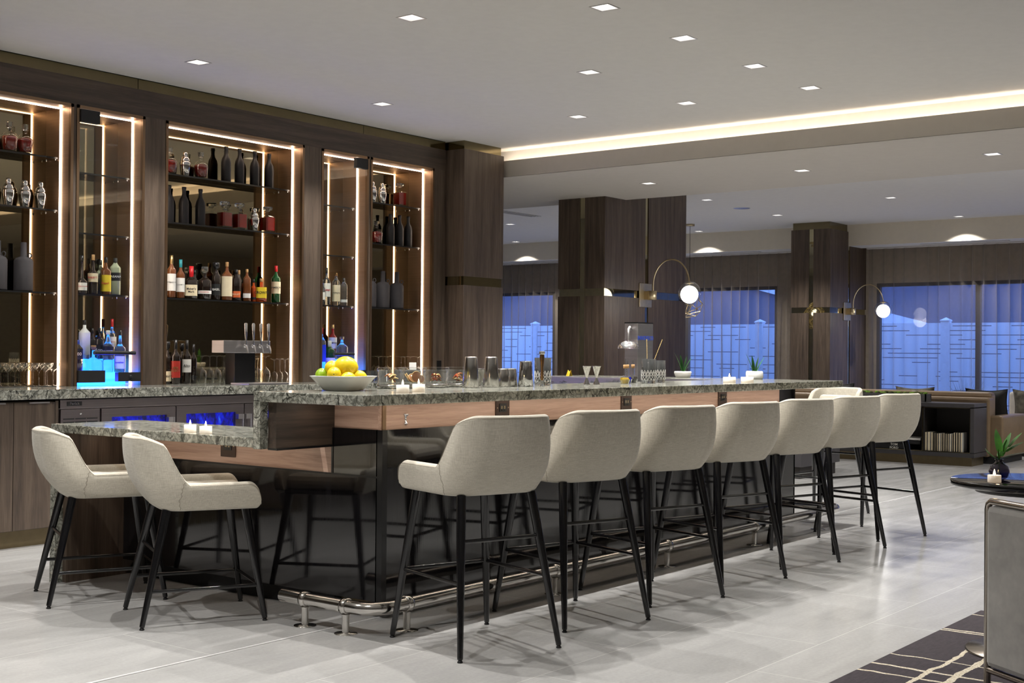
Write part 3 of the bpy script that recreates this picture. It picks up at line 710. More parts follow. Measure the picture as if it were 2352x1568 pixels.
LIQ = [
    (1.423, 4.188, 1.658, 0.274, 0.0389, 'g_dark', 'black', 'paper', 0.08, 0.28, 0.3, 0.3, 0, 'CORDON ROUGE', 'ink_red', 'dark orange liqueur bottle with red neck and white label, leftmost in the left glass cabinet', 0.14),
    (1.516, 4.188, 1.658, 0.286, 0.0362, 'g_dark', 'cork', 'cream', 0.3, 0.52, 0.5, 0.3, 0, 'BAILEYS', 'ink_red', 'tall black cream liqueur bottle with oval label in the left glass cabinet', 0.14),
    (1.624, 4.255, 1.658, 0.255, 0.0337, 'g_pale', 'black', 'cream', 0.3, 0.5, 0.6, 0.3, 0, '', 'ink', 'pale bottle half hidden behind the yellow label bottle in the left glass cabinet', 0.14),
    (1.624, 4.188, 1.658, 0.273, 0.0381, 'g_amber', 'black', 'lab_yellow', 0.08, 0.52, 0.62, 0.28, 0, 'Kapali', 'ink_red', 'brown coffee liqueur bottle with yellow label in the left glass cabinet', 0.14),
    (1.704, 4.188, 1.658, 0.272, 0.0383, 'g_pale', 'black_matte', 'ink', 0.38, 0.6, 0.72, 0.35, 5, 'CABANA', 'paper', 'pale green ribbed bottle with black oval label in the left glass cabinet', 0.14),
    (1.372, 4.15, 1.094, 0.232, 0.0357, 'g_dark', 'lab_blue', 'ink', 0.4, 0.72, 0.72, 0.32, 6, '1800', 'cream', 'dark square tequila bottle at the left end of the blue lit riser', 0.16),
    (1.501, 4.15, 1.094, 0.194, 0.0601, 'g_clear', 'cork', 'g_blue', 0.02, 0.05, 0.42, 0.16, 5, '', 'ink', 'squat clear tequila bottle with round cork on the left blue riser', 0.18),
    (1.622, 4.15, 1.094, 0.304, 0.0365, 'g_clear', 'paper', 'ink', 0.4, 0.62, 0.62, 0.36, 0, 'GRAN CENTENARIO', 'paper', 'clear arched bottle with black oval label on the left blue riser', 0.1),
    (1.726, 4.15, 1.094, 0.306, 0.0398, 'g_clear', 'black', 'paper', 0.08, 0.38, 0.55, 0.25, 6, 'Jonathan', 'ink', 'clear square bottle, rightmost on the front step of the left blue riser', 0.12),
    (1.486, 4.24, 1.19, 0.28, 0.0408, 'white_bottle', 'black', 'white_bottle', 0.1, 0.12, 0.66, 0.28, 0, 'MALIBU', 'ink', 'white coconut rum bottle on the back step of the left blue riser', 0.12),
    (1.562, 4.255, 1.19, 0.222, 0.0304, 'g_dark', 'black', 'ink', 0.1, 0.4, 0.6, 0.3, 0, '', 'ink', 'small dark bottle just right of the white rum bottle', 0.14),
    (1.61, 4.24, 1.19, 0.226, 0.0382, 'g_dark', 'black', 'ink', 0.12, 0.45, 0.62, 0.26, 0, 'Ron', 'paper', 'dark rum bottle behind the round cork tequila', 0.14),
    (1.718, 4.24, 1.19, 0.295, 0.0323, 'g_clear', 'cap_red', 'paper', 0.3, 0.55, 0.58, 0.3, 0, 'Cuervo', 'ink_red', 'clear bottle with gold and red neck, back row of the left blue riser', 0.2),
    (2.207, 4.188, 1.658, 0.326, 0.0336, 'g_amber', 'cap_gold', 'paper', 0.16, 0.56, 0.64, 0.34, 0, 'MACALLAN 12', 'ink', 'whisky bottle with gold foil and large white label, leftmost on the centre liquor shelf', 0.2),
    (2.293, 4.188, 1.658, 0.298, 0.0322, 'g_amber', 'lab_teal', 'paper', 0.16, 0.52, 0.6, 0.34, 0, 'GLENLIVET 12', 'ink', 'amber whisky with teal cap and teal band label on the centre liquor shelf', 0.2),
    (2.396, 4.188, 1.658, 0.253, 0.0454, 'g_dark', 'cap_red', 'cream', 0.08, 0.42, 0.52, 0.34, 6, "Maker's\nMark", 'ink', 'square bourbon bottle dipped in red wax with cream label on the centre liquor shelf', 0.34),
    (2.487, 4.26, 1.658, 0.232, 0.0263, 'g_clear', 'black', 'ink', 0.1, 0.2, 0.6, 0.36, 0, '', 'ink', 'clear bottle behind the red wax bourbon', 0.14),
    (2.527, 4.188, 1.658, 0.256, 0.0524, 'g_dark', 'g_clear', 'paper', 0.16, 0.26, 0.55, 0.26, 0, 'WOODFORD', 'ink_red', 'wide round shouldered bourbon bottle with small white label on the centre liquor shelf', 0.2),
    (2.639, 4.188, 1.658, 0.296, 0.0347, 'g_dark', 'black', 'ink', 0.12, 0.42, 0.62, 0.4, 0, 'BASIL', 'paper', 'dark whiskey bottle with fat round stopper on the centre liquor shelf', 0.18),
    (2.747, 4.188, 1.658, 0.306, 0.0417, 'g_amber', 'cork', 'cream', 0.1, 0.62, 0.64, 0.28, 4, '', 'ink', 'slim shouldered bottle with tall cream paper label on the centre liquor shelf', 0.12),
    (2.843, 4.188, 1.658, 0.252, 0.0336, 'g_dark', 'black', 'lab_orange', 0.1, 0.3, 0.66, 0.34, 5, 'BULLEIT', 'cream', 'dark bourbon flask bottle with orange label on the centre liquor shelf', 0.14),
    (2.931, 4.26, 1.658, 0.255, 0.0238, 'g_clear', 'cork', 'ink', 0.1, 0.2, 0.66, 0.4, 0, '', 'ink', 'clear bottle behind the orange label bourbon', 0.14),
    (2.954, 4.188, 1.658, 0.261, 0.0305, 'g_amber', 'cork', 'paper', 0.1, 0.24, 0.68, 0.32, 4, '', 'ink', 'square bottle with dark neck panel right of the orange label bourbon', 0.1),
    (3.061, 4.23, 1.658, 0.185, 0.0274, 'g_orange', 'black', 'ink', 0.1, 0.2, 0.6, 0.3, 0, '', 'ink', 'small orange spirit bottle left of the faceted whisky', 0.14),
    (3.117, 4.2, 1.658, 0.193, 0.0429, 'g_orange', 'cork', 'lab_yellow', 0.16, 0.62, 0.5, 0.3, 5, 'CROWN', 'ink', 'small faceted bottle of amber whisky with yellow oval label on the centre liquor shelf', 0.14),
    (3.266, 4.188, 1.658, 0.307, 0.0381, 'g_green', 'cap_red', 'cream', 0.24, 0.56, 0.64, 0.3, 0, 'JAMESON', 'ink', 'green whiskey bottle with red cap and cream label, rightmost on the centre liquor shelf', 0.16),
    (3.801, 4.188, 1.658, 0.218, 0.0216, 'g_clear', 'black', 'paper', 0.2, 0.5, 0.6, 0.3, 0, '', 'ink', 'clear bottle cut by the left frame of the right glass cabinet', 0.14),
    (3.857, 4.2, 1.658, 0.324, 0.0362, 'g_clear', 'black', 'paper', 0.22, 0.58, 0.62, 0.26, 0, 'Ketel', 'ink_red', 'tall clear vodka bottle with black cap and white label in the right glass cabinet', 0.14),
    (3.962, 4.19, 1.658, 0.285, 0.0365, 'g_clear', 'copper', 'cream', 0.12, 0.62, 0.7, 0.3, 0, "TITO'S", 'ink', 'clear vodka bottle with copper cap and tan label in the right glass cabinet', 0.1),
    (4.054, 4.188, 1.658, 0.245, 0.0312, 'g_clear', 'black', 'paper', 0.12, 0.22, 0.72, 0.36, 5, '', 'ink', 'short clear bottle, rightmost on the shelf of the right glass cabinet', 0.14),
    (3.754, 4.15, 1.094, 0.366, 0.0394, 'g_clear', 'cap_red', 'lab_blue', 0.2, 0.6, 0.66, 0.3, 0, '', 'ink', 'clear bottle with blue label cut by the left frame on the right blue riser', 0.14),
    (3.852, 4.15, 1.094, 0.256, 0.0469, 'g_green', 'paper', 'paper', 0.16, 0.42, 0.66, 0.32, 0, 'Tanqueray', 'ink_red', 'dark green gin bottle with white label on the right blue riser', 0.2),
    (3.977, 4.24, 1.19, 0.305, 0.0366, 'g_red', 'cap_gold', 'paper', 0.3, 0.62, 0.62, 0.3, 0, 'CAMPARI', 'ink', 'red bitter bottle with blue and white label, back row of the right blue riser', 0.12),
    (4.01, 4.16, 1.094, 0.293, 0.0475, 'g_clear', 'g_clear', 'g_clear', 0.02, 0.04, 0.68, 0.22, 8, '', 'ink', 'square clear vodka bottle, rightmost on the right blue riser', 0.1),
    (2.134, 4.13, 1.002, 0.32, 0.0317, 'g_dark', 'black', 'cream', 0.06, 0.3, 0.6, 0.32, 0, 'MERLOT', 'ink', 'wine bottle with cream label at the left end of the centre niche counter', 0.18),
    (2.185, 4.1, 1.002, 0.334, 0.0365, 'g_dark', 'black', 'lab_red', 0.14, 0.52, 0.62, 0.32, 0, 'HESS\nSELECT', 'cap_gold', 'wine bottle with dark red label on the back counter', 0.2),
    (2.299, 4.17, 1.002, 0.308, 0.0289, 'g_dark', 'black', 'ink', 0.1, 0.2, 0.62, 0.32, 0, '', 'ink', 'plain dark wine bottle behind the red and white labelled ones', 0.18),
    (2.291, 4.1, 1.002, 0.333, 0.0336, 'g_dark', 'black', 'paper', 0.26, 0.56, 0.62, 0.32, 0, 'Alto', 'ink', 'wine bottle with large white label on the back counter', 0.2),
    (2.378, 4.13, 1.002, 0.303, 0.0258, 'g_dark', 'black', 'ink', 0.1, 0.2, 0.62, 0.36, 0, ')\n)\n)', 'paper', 'slim dark wine bottle, rightmost of the wine bottles on the back counter', 0.2),
]
COUPE = [
    ('coupe', 0.779, 4.15, 1.002, 'stemmed coupe glass, number'),
    ('coupe', 0.791, 4.08, 1.002, 'stemmed coupe glass, number'),
    ('coupe', 0.882, 4.15, 1.002, 'stemmed coupe glass, number'),
    ('coupe', 0.884, 4.08, 1.002, 'stemmed coupe glass, number'),
    ('coupe', 0.973, 4.15, 1.002, 'stemmed coupe glass, number'),
    ('coupe', 0.976, 4.08, 1.002, 'stemmed coupe glass, number'),
    ('coupe', 1.066, 4.15, 1.002, 'stemmed coupe glass, number'),
    ('coupe', 1.069, 4.08, 1.002, 'stemmed coupe glass, number'),
    ('coupe', 1.161, 4.15, 1.002, 'stemmed coupe glass, number'),
    ('coupe', 1.163, 4.08, 1.002, 'stemmed coupe glass, number'),
]
WG = [
    ('wine_glass', 2.435, 4.1, 1.002, ''),
    ('wine_glass', 2.552, 4.1499999999999995, 1.002, ''),
    ('wine_glass', 2.58, 4.1, 1.002, ''),
    ('wine_glass', 2.695, 4.1499999999999995, 1.002, ''),
    ('wine_glass', 2.693, 4.1, 1.002, ''),
    ('wine_glass', 2.976, 4.08, 1.002, ''),
    ('wine_glass', 3.064, 4.08, 1.002, ''),
    ('wine_glass', 4.414, 4.1, 1.002, ''),
    ('wine_glass', 4.558, 4.1499999999999995, 1.002, ''),
    ('wine_glass', 4.603, 4.1, 1.002, ''),
    ('wine_glass', 4.762, 4.1499999999999995, 1.002, ''),
    ('wine_glass', 4.76, 4.1, 1.002, ''),
    ('wine_glass', 4.887, 4.1499999999999995, 1.002, ''),
    ('wine_glass', 4.934, 4.1, 1.002, ''),
    ('wine_glass', 5.075, 4.1499999999999995, 1.002, ''),
]
MISC = [
    ('flute', 3.176, 4.1, 1.002, ''),
    ('flute', 3.273, 4.14, 1.002, ''),
    ('flute', 3.29, 4.1, 1.002, ''),
    ('flute', 3.385, 4.14, 1.002, ''),
    ('hurricane', 3.345, 4.06, 1.002, ''),
    ('tumbler', 4.152, 3.95, 1.002, ''),
    ('tumbler', 4.243, 3.99, 1.002, ''),
    ('tumbler', 4.25, 3.95, 1.002, ''),
    ('tumbler', 4.343, 3.99, 1.002, ''),
]

# ================================================================== BAR
BZ = 1.073; BL = .8555; LX = 5.08
slab = MB()
slab.box(0, LX, 0, .705, BZ - .048, BZ, .003)                     # long high top
slab.box(0, .048, .657, .705, BL - .05, BZ - .04, .002)           # drop at the step
slab.box(4.50, LX, .70, 2.35, BZ - .048, BZ, .003)                # far return
bar = thing('island_bar', 'long U shaped bar island with granite tops, oak band and black lacquer panels', 'bar')
slab.build('high_granite_top', 'granite', bar)
low = MB().box(0, .575, .70, 2.338, BL - .044, BL, .003).box(0.0, .575, 2.29, 2.338, 0, BL - .04, .002)
low.build('low_granite_top', 'granite', bar)
PX, PY = .41, .27
oakb = MB().box(PX, 4.60, PY + .012, PY + .03, .893, BZ - .048)
oakb.build('oak_band', 'oak', bar)
MB().box(PX + .012, PX + .03, PY + .02, .60, .893, BZ - .048).box(PX, PX + .02, .605, 2.29, .672, BL - .044).box(PX - .0, PX + .02, PY + .33, .605, .672, .84).build('oak_band', 'oak_y', bar)
MB().box(.048, PX + .03, .600, .656, BL - .045, BZ - .048).build('wood_riser', 'wood_h', bar)
MB().box(.048, PX, .595, .657, BL - .055, BL - .045).build('riser_edge', 'black', bar)
MB().box(PX, 4.84, PY, PY + .04, .085, .893).box(PX, PX + .02, PY, .602, .085, .893).box(PX, PX + .02, .602, 2.29, .085, .672).box(4.82, 4.84, PY, 2.2, .085, 1.02).build('black_panel', 'black_panel', bar)
MB().box(.048, .86, 2.255, 2.29, .0, BL - .044).build('end_panel', 'wood', bar)
MB().box(PX - .004, PX + .03, PY - .004, PY + .03, .08, .893).box(PX - .003, PX + .005, .595, .606, .672, .893).box(PX - .003, PX + .02, PY, 2.29, .666, .674).build('panel_trim', 'black', bar)
MB().box(PX + .006, PX + .03, PY + .006, PY + .03, .893, BZ - .048).build('corner_post', 'bronze', bar)
MB().box(4.60, 4.82, PY + .02, PY + .05, .893, BZ - .048).build('end_post', 'black_matte', bar)
MB().box(.50, 4.75, .36, .40, 0, .085).box(.50, .54, .36, 2.25, 0, .085).build('toe_kick', 'toe', bar)
core = MB().box(.56, 4.6, .41, .66, 0, 1.02).box(.45, .56, .62, 2.2, 0, .80).box(4.6, 4.8, .4, 2.2, 0, 1.02)
core.build('carcass', 'black_matte', bar)
MB().box(.6, 4.5, .70, 1.30, .86, .90).box(.6, 4.5, 1.27, 1.30, .1, .90).box(4.44, 4.50, 1.30, 2.35, .98, 1.066).build('steel_worktop', 'brushed', bar)
MB().box(4.484, 4.499, .705, 2.35, 1.028, 1.072).build('steel_edge', 'brushed', bar)
ul = MB().box(.06, .40, .30, .55, BZ - .052, BZ - .049)
strip = MB().box(.25, 4.7, .16, .19, BZ - .0505, BZ - .0481).box(.22, .25, .16, .55, BZ - .0505, BZ - .0481).box(.22, .25, .75, 2.2, BL - .0465, BL - .0441)
strip.build('under_counter_light', plain('under_counter_led', (1, .85, .7), .5, emit=9, ec=(1, .82, .68), var=0), bar)
# sockets in the oak band
def outlet(loc, rz, label):
    t = thing('power_outlet', label, 'outlet', loc, rz)      # local: faces -y, x along the wall
    MB().box(-.058, .058, -.006, 0, -.057, .038, .002).build('cover_plate', 'outlet', t)
    q = MB().box(-.030, .030, -.009, -.006, -.022, .022, .001)
    q.build('socket_face', 'black', t)
    s_ = MB()
    for x in (-.018, .006): s_.box(x, x + .003, -.0095, -.009, -.006, .010).box(x + .008, x + .011, -.0095, -.009, -.006, .010).lathe([(0, 0), (.003, 0)], (x + .0055, -.0095, -.013), 8, axis='y')
    for x in (-.046, .046): s_.lathe([(.0035, -.0068), (0, -.0072)][::-1], (x, 0, -.0), 10, axis='y')
    s_.build('screw', 'brass', t)
    return t
for x_, lb in ((1.33, 'bronze power outlet above the nearest bar stool'), (2.535, 'bronze power outlet above the second stool from the corner'), (3.735, 'bronze power outlet in the oak band above the fourth stool')):
    outlet((x_, PY + .011, .972), 0, lb)
outlet((PX - .001, 1.362, .765), -PI / 2, 'bronze power outlet in the oak band under the low granite top')
hk = thing('purse_hook', 'small polished knob hook under the bar corner', 'hook', (.581, .27, .905))
MB().lathe([(0, 0), (.012, 0), (.012, .006), (.006, .010), (.006, .035), (.016, .045), (.016, .05), (0, .05)], (0, .012, .01), 14).build('knob', 'chrome', hk)

# foot rail
fr = thing('foot_rail', 'polished steel foot rail wrapping around the bar corner', 'foot rail', (0, 0, 0))
rp = [(.12, .625, .122), (.12, .20, .122)]
for k in range(1, 9): a = PI + (PI / 2) * k / 8; rp.append((.24 + .12 * math.cos(a), .165 + .12 * math.sin(a), .122))
rp += [(5.04, .045, .122)]
for k in range(1, 9): a = -PI / 2 + (PI / 2) * k / 8; rp.append((5.04 + .12 * math.cos(a), .165 + .12 * math.sin(a), .122))
rp += [(5.16, 2.2, .122)]
MB().tube(rp, .0305, 24).build('rail_tube', 'steel', fr)
for (x, y, ax) in ((.12, .473, 'y'), (.12, .211, 'y'), (.342, .045, 'x'), (1.489, .045, 'x'), (2.631, .045, 'x'), (3.755, .045, 'x'), (4.75, .045, 'x'), (5.16, .5, 'y'), (5.16, 1.5, 'y')):
    q = MB().lathe([(.032, -.016), (.037, -.014), (.038, 0), (.037, .014), (.032, .016)], (x, y, .122), 24, axis=ax)
    q.lathe([(.022, .088), (.017, .080), (.0165, .008), (.017, .004), (.052, .003), (.052, 0), (0, 0)][::-1], (x, y, 0), 24)
    q.build('rail_post', 'steel', fr)

# ================================================================== STOOLS
def outline(w, yf, yb, rr, bow):
    pts = []
    n1, n2, n3 = 44, 14, 18
    for i in range(n1 + 1):
        q = (i / 18) ** 2 * .14 if i < 18 else .14 + .86 * (i - 18) / 26
        pts.append((w, yf + (yb + rr - yf) * q, q))
    for i in range(1, n2 + 1): a = -(PI / 2) * i / n2; pts.append((w - rr + rr * math.cos(a), yb + rr + rr * math.sin(a), 1 + i / n2))
    for i in range(1, n3): x = (w - rr) * (1 - 2 * i / n3); pts.append((x, yb - bow * (1 - (x / (w - rr)) ** 2), 2 + i / n3))
    left = [(-x, y, t) for x, y, t in reversed(pts[:n1 + n2 + 1])]
    return pts + left
def stool_proto(z0, name, label, ztag):
    t = thing(name, label, 'bar stool')
    B = outline(.228, .262, -.185, .10, .004); T = outline(.262, .262, -.318, .13, .018)
    hs = []
    for x, y, u in T:
        pass
        if u <= 1:
            h = .128
            if u < .14: h = .035 + (.128 - .035) * math.sqrt(max(0, 1 - ((.14 - u) / .14) ** 2))
            if u > .80: q = (u - .80) / .20; h = .128 + (.310 - .128) * (q * q * (3 - 2 * q) * .7 + q * .3)
        elif u <= 2: q = min(1, (u - 1) / .6); h = .310 + .032 * math.sin(q * PI / 2)
        else: h = .342
        hs.append(h)
    N = len(B); th0, th1 = .050, .036
    def pt(i, z, off):
        e = 1 - (1 - min(z, .345) / .345) ** 2.7; x = B[i][0] + (T[i][0] - B[i][0]) * e; y = B[i][1] + (T[i][1] - B[i][1]) * e
        kz = min(max((z - .10) / .24, 0), 1); x *= 1 - .165 * kz ** .9
        j0, j1 = max(i - 1, 0), min(i + 1, N - 1); tx, ty = T[j1][0] - T[j0][0], T[j1][1] - T[j0][1]; l = math.hypot(tx, ty)
        nx, ny = (ty / l, -tx / l)        # inward
        return (x + nx * off, y + ny * off, z0 + z)
    # path runs front-right -> back -> front-left, so inward normal sign check
    c = pt(N // 2, .1, .02); s_ = 1 if c[1] > pt(N // 2, .1, 0)[1] else -1
    rings = []
    for i in range(N):
        h = hs[i]; th = th0 + (th1 - th0) * (h / .342); r_ = min(th / 2, h * .45); col = []
        lift = .018 * (1 - B[i][2] / .06) ** 2 if B[i][2] < .06 else 0
        zb = lift
        col.append(pt(i, zb, s_ * .014)); col.append(pt(i, zb + .004, s_ * .004)); col.append(pt(i, zb + .012, 0))
        for k in range(1, 10): z = zb + .012 + (h - r_ - zb - .012) * k / 9; col.append(pt(i, z, 0))
        for k in range(1, 8): a = PI * k / 8; col.append(pt(i, h - r_ + r_ * math.sin(a), s_ * (th / 2 - th / 2 * math.cos(a))))
        for k in range(0, 7): z = (h - r_) + (.02 - (h - r_)) * k / 6; col.append(pt(i, max(z, .01), s_ * th))
        rings.append(col)
    mb = MB(); K = len(rings[0]); vs = [p for r_ in rings for p in r_]; fs = []
    for i in range(N - 1):
        for k in range(K - 1): fs.append((i * K + k, i * K + k + 1, (i + 1) * K + k + 1, (i + 1) * K + k))
        fs.append((i * K + K - 1, i * K, (i + 1) * K, (i + 1) * K + K - 1))
    if s_ < 0: pass
    mb.add(vs, fs, True); mb.add(rings[0], [tuple(range(K))], True); mb.add(rings[-1], [tuple(reversed(range(K)))], True)
    shell = mb.build('upholstered_shell', 'linen', t)
    # stitched seams: along the rim and down from the arm junction
    sm = MB()
    rim = [pt(i, hs[i] - min((th0 + (th1 - th0) * hs[i] / .342) / 2, hs[i] * .45) * .55, -s_ * .0006) for i in range(2, N - 2)]
    sm.tube(rim, .0011, 5)
    for side in (0, 1):
        i0 = 39 if side == 0 else N - 1 - 39; i1 = 46 if side == 0 else N - 1 - 46; pts = []
        for k in range(13):
            q = k / 12; i = round(i0 + (i1 - i0) * q); pts.append(pt(i, max(hs[i0] - .012 - (hs[i0] - .018) * q, .006), -s_ * .0004))
        sm.tube(pts, .0009, 5)
    sm.build('stitched_seam', 'seam', shell)
    MB().box(-.187, .187, -.20, .245, z0 + .022, z0 + .100, .03).build('seat_cushion', 'linen', t)
    MB().box(-.19, .19, -.16, .24, z0 + .0, z0 + .022).build('seat_base', 'black_matte', t)
    MB().box(-.15, .15, -.235, -.175, z0 + .09, z0 + .28, .028).build('back_cushion', 'linen', t)
    tops = {}
    for sx in (-1, 1):
        for sy in (-1, 1):
            top = Vector((sx * .178, -.165 if sy < 0 else .20, z0 + .003)); ft = Vector((sx * .25, sy * .28, .012)); tops[(sx, sy)] = (top, ft)
            q = MB().tube([top, top.lerp(ft, .02), top.lerp(ft, .35), top.lerp(ft, .99), ft], [.0205, .0205, .019, .0125, .0115], 14)
            l = q.build('leg', 'leg', t)
            MB().lathe([(0, 0), (.011, 0), (.012, .004), (.009, .006), (.007, .014)], (ft.x, ft.y, 0), 12).build('foot_glide', 'black_matte', l)
    def at(k, z): a, b = tops[k]; return a.lerp(b, (a.z - z) / (a.z - b.z))
    dz = -.14 if z0 < .6 else 0
    for (a, b, z) in (((-1, 1), (1, 1), .305 + dz), ((-1, -1), (-1, 1), .305 + dz), ((1, -1), (1, 1), .305 + dz), ((-1, -1), (1, -1), .475 + dz)):
        MB().tube([at(a, z), at(b, z)], .0085, 10).build('stretcher', 'leg', t)
    MB().lathe([(0, -.004), (.009, -.004), (.009, 0)], (.14, .10, z0), 10).lathe([(0, -.004), (.009, -.004), (.009, 0)], (-.14, .10, z0), 10).build('bolt', 'steel', t)
    return t
ord_ = ['nearest tall oatmeal stool on the long side of the bar, left arm in full view', 'second tall oatmeal stool from the corner along the bar', 'third tall oatmeal stool from the corner along the bar', 'fourth tall oatmeal stool from the corner, middle of the seven along the bar',
        'fifth tall oatmeal stool from the corner along the bar', 'sixth tall oatmeal stool from the corner, next to last along the bar', 'last tall oatmeal stool of the row, in front of the open console with books']
tall = stool_proto(.66, 'bar_stool', ord_[0], 0)
GS = 'oatmeal linen bar stools'
tall['group'] = GS
tall.location = (.353, -.341, 0); tall.rotation_euler = (0, 0, R(-17.8))
for i in range(1, 7):
    dup(tall, (.353 + .7368 * i, -.335, 0), R((-17.2, -17.6, -17.0, -17.5, -16.8, -17.6)[i - 1]), ord_[i], GS)
dup(tall, (5.66, .42, 0), R(90 - 8), 'oatmeal stool at the far end of the bar, its back turned to the windows', GS)
lowst = stool_proto(.522, 'counter_stool', 'lower oatmeal stool at the low granite counter, right one of the two beside the step', 0); lowst['group'] = GS
lowst.location = (-.052, 1.053, 0); lowst.rotation_euler = (0, 0, R(-117.55 + 0))
# facing is local +y: rotate so that +y points towards the counter (+x)
lowst.rotation_euler = (0, 0, R(-117.55))
dup(lowst, (-.045, 1.815, 0), R(-115.5), 'lower oatmeal stool at the low granite counter, leftmost stool in the photo', GS)

# ================================================================== BACK BAR
CF = 3.52
bc = thing('back_counter', 'long granite counter along the wood back wall', 'counter')
MB().box(-9, 5.2, 3.485, 4.355, .938, 1.0, .003).build('granite_top', 'granite', bc)
cab = thing('base_cabinet', 'dark wood base cabinet at the left edge under the granite counter', 'cabinet')
MB().box(-2.2, .812, CF + .02, 3.98, .11, .925).box(.79, .812, CF, 3.98, .11, .925).build('body', 'wood', cab)
MB().box(-2.2, .80, CF + .06, 3.9, 0, .11).build('toe_kick', 'toe', cab)
for i, (a, b) in enumerate(((-.45, .028), (.032, .496), (.500, .788))):
    d = MB().box(a, b, CF, CF + .02, .115, .918, .001).build('door', 'wood', cab)
    MB().box(b - (.30 if i < 2 else .19) * 1, b - .06 if i < 2 else b - .045, CF - .012, CF + .003, .912, .921).build('edge_pull', 'brushed', d)
fr_ = thing('back_bar_cooler', 'dark stainless back bar refrigerator with blue lit glass doors', 'refrigerator')
MB().box(.826, 3.6, CF + .02, 3.98, .1, .93).build('body', 'cooler', fr_)
MB().box(.826, 3.6, CF, CF + .02, .872, .928, .002).build('top_rail', 'cooler', fr_)
MB().box(.826, 3.6, CF + .05, 3.9, 0, .1).build('base', 'black_matte', fr_)
lp = MB().box(.875, .985, CF - .003, CF + .002, .889, .917).build('nameplate', 'black_matte', fr_)
text_mesh('Perlick', .026, 'steel', lp, face_mtx((.93, CF - .0035, .903), -PI / 2))
mp = MB().box(.83, 1.125, CF, CF + .02, .12, .866, .002).build('vent_panel', 'cooler', fr_)
g = MB()
for c_ in range(3):
    for r_ in range(9): g.box(.85 + c_ * .088, .85 + c_ * .088 + .078, CF - .004, CF + .001, .80 - r_ * .022, .807 - r_ * .022)
g.build('vent_slot', 'black_matte', mp)
MB().lathe([(0, -.004), (.008, -.003), (.008, 0)], (.978, CF, .838), 12, axis='y').build('lock', 'chrome', mp)
for a, b, gl, gr, hx in ((1.137, 1.742, 1.218, 1.666, 1.705), (1.750, 2.362, 1.835, 2.283, 2.33), (2.37, 2.98, 2.455, 2.90, 2.405), (2.99, 3.595, 3.07, 3.52, 3.03)):
    dm = MB().box(a, gl, CF, CF + .02, .12, .864).box(gr, b, CF, CF + .02, .12, .864).box(gl, gr, CF, CF + .02, .806, .864).box(gl, gr, CF, CF + .02, .12, .19)
    d = dm.build('door', 'cooler', fr_)
    MB().box(gl, gr, CF + .004, CF + .006, .19, .806).build('glass', 'thin', d)
    MB().box(gl + .002, gr - .002, CF + .0195, CF + .0199, .19, .806).build('blue_interior', 'cooler_glow', d)
    MB().tube([(hx, CF - .03, .79), (hx, CF - .03, .55)], .007, 8).box(hx - .045, hx + .008, CF - .032, CF, .755, .79).build('handle', 'brushed', d)

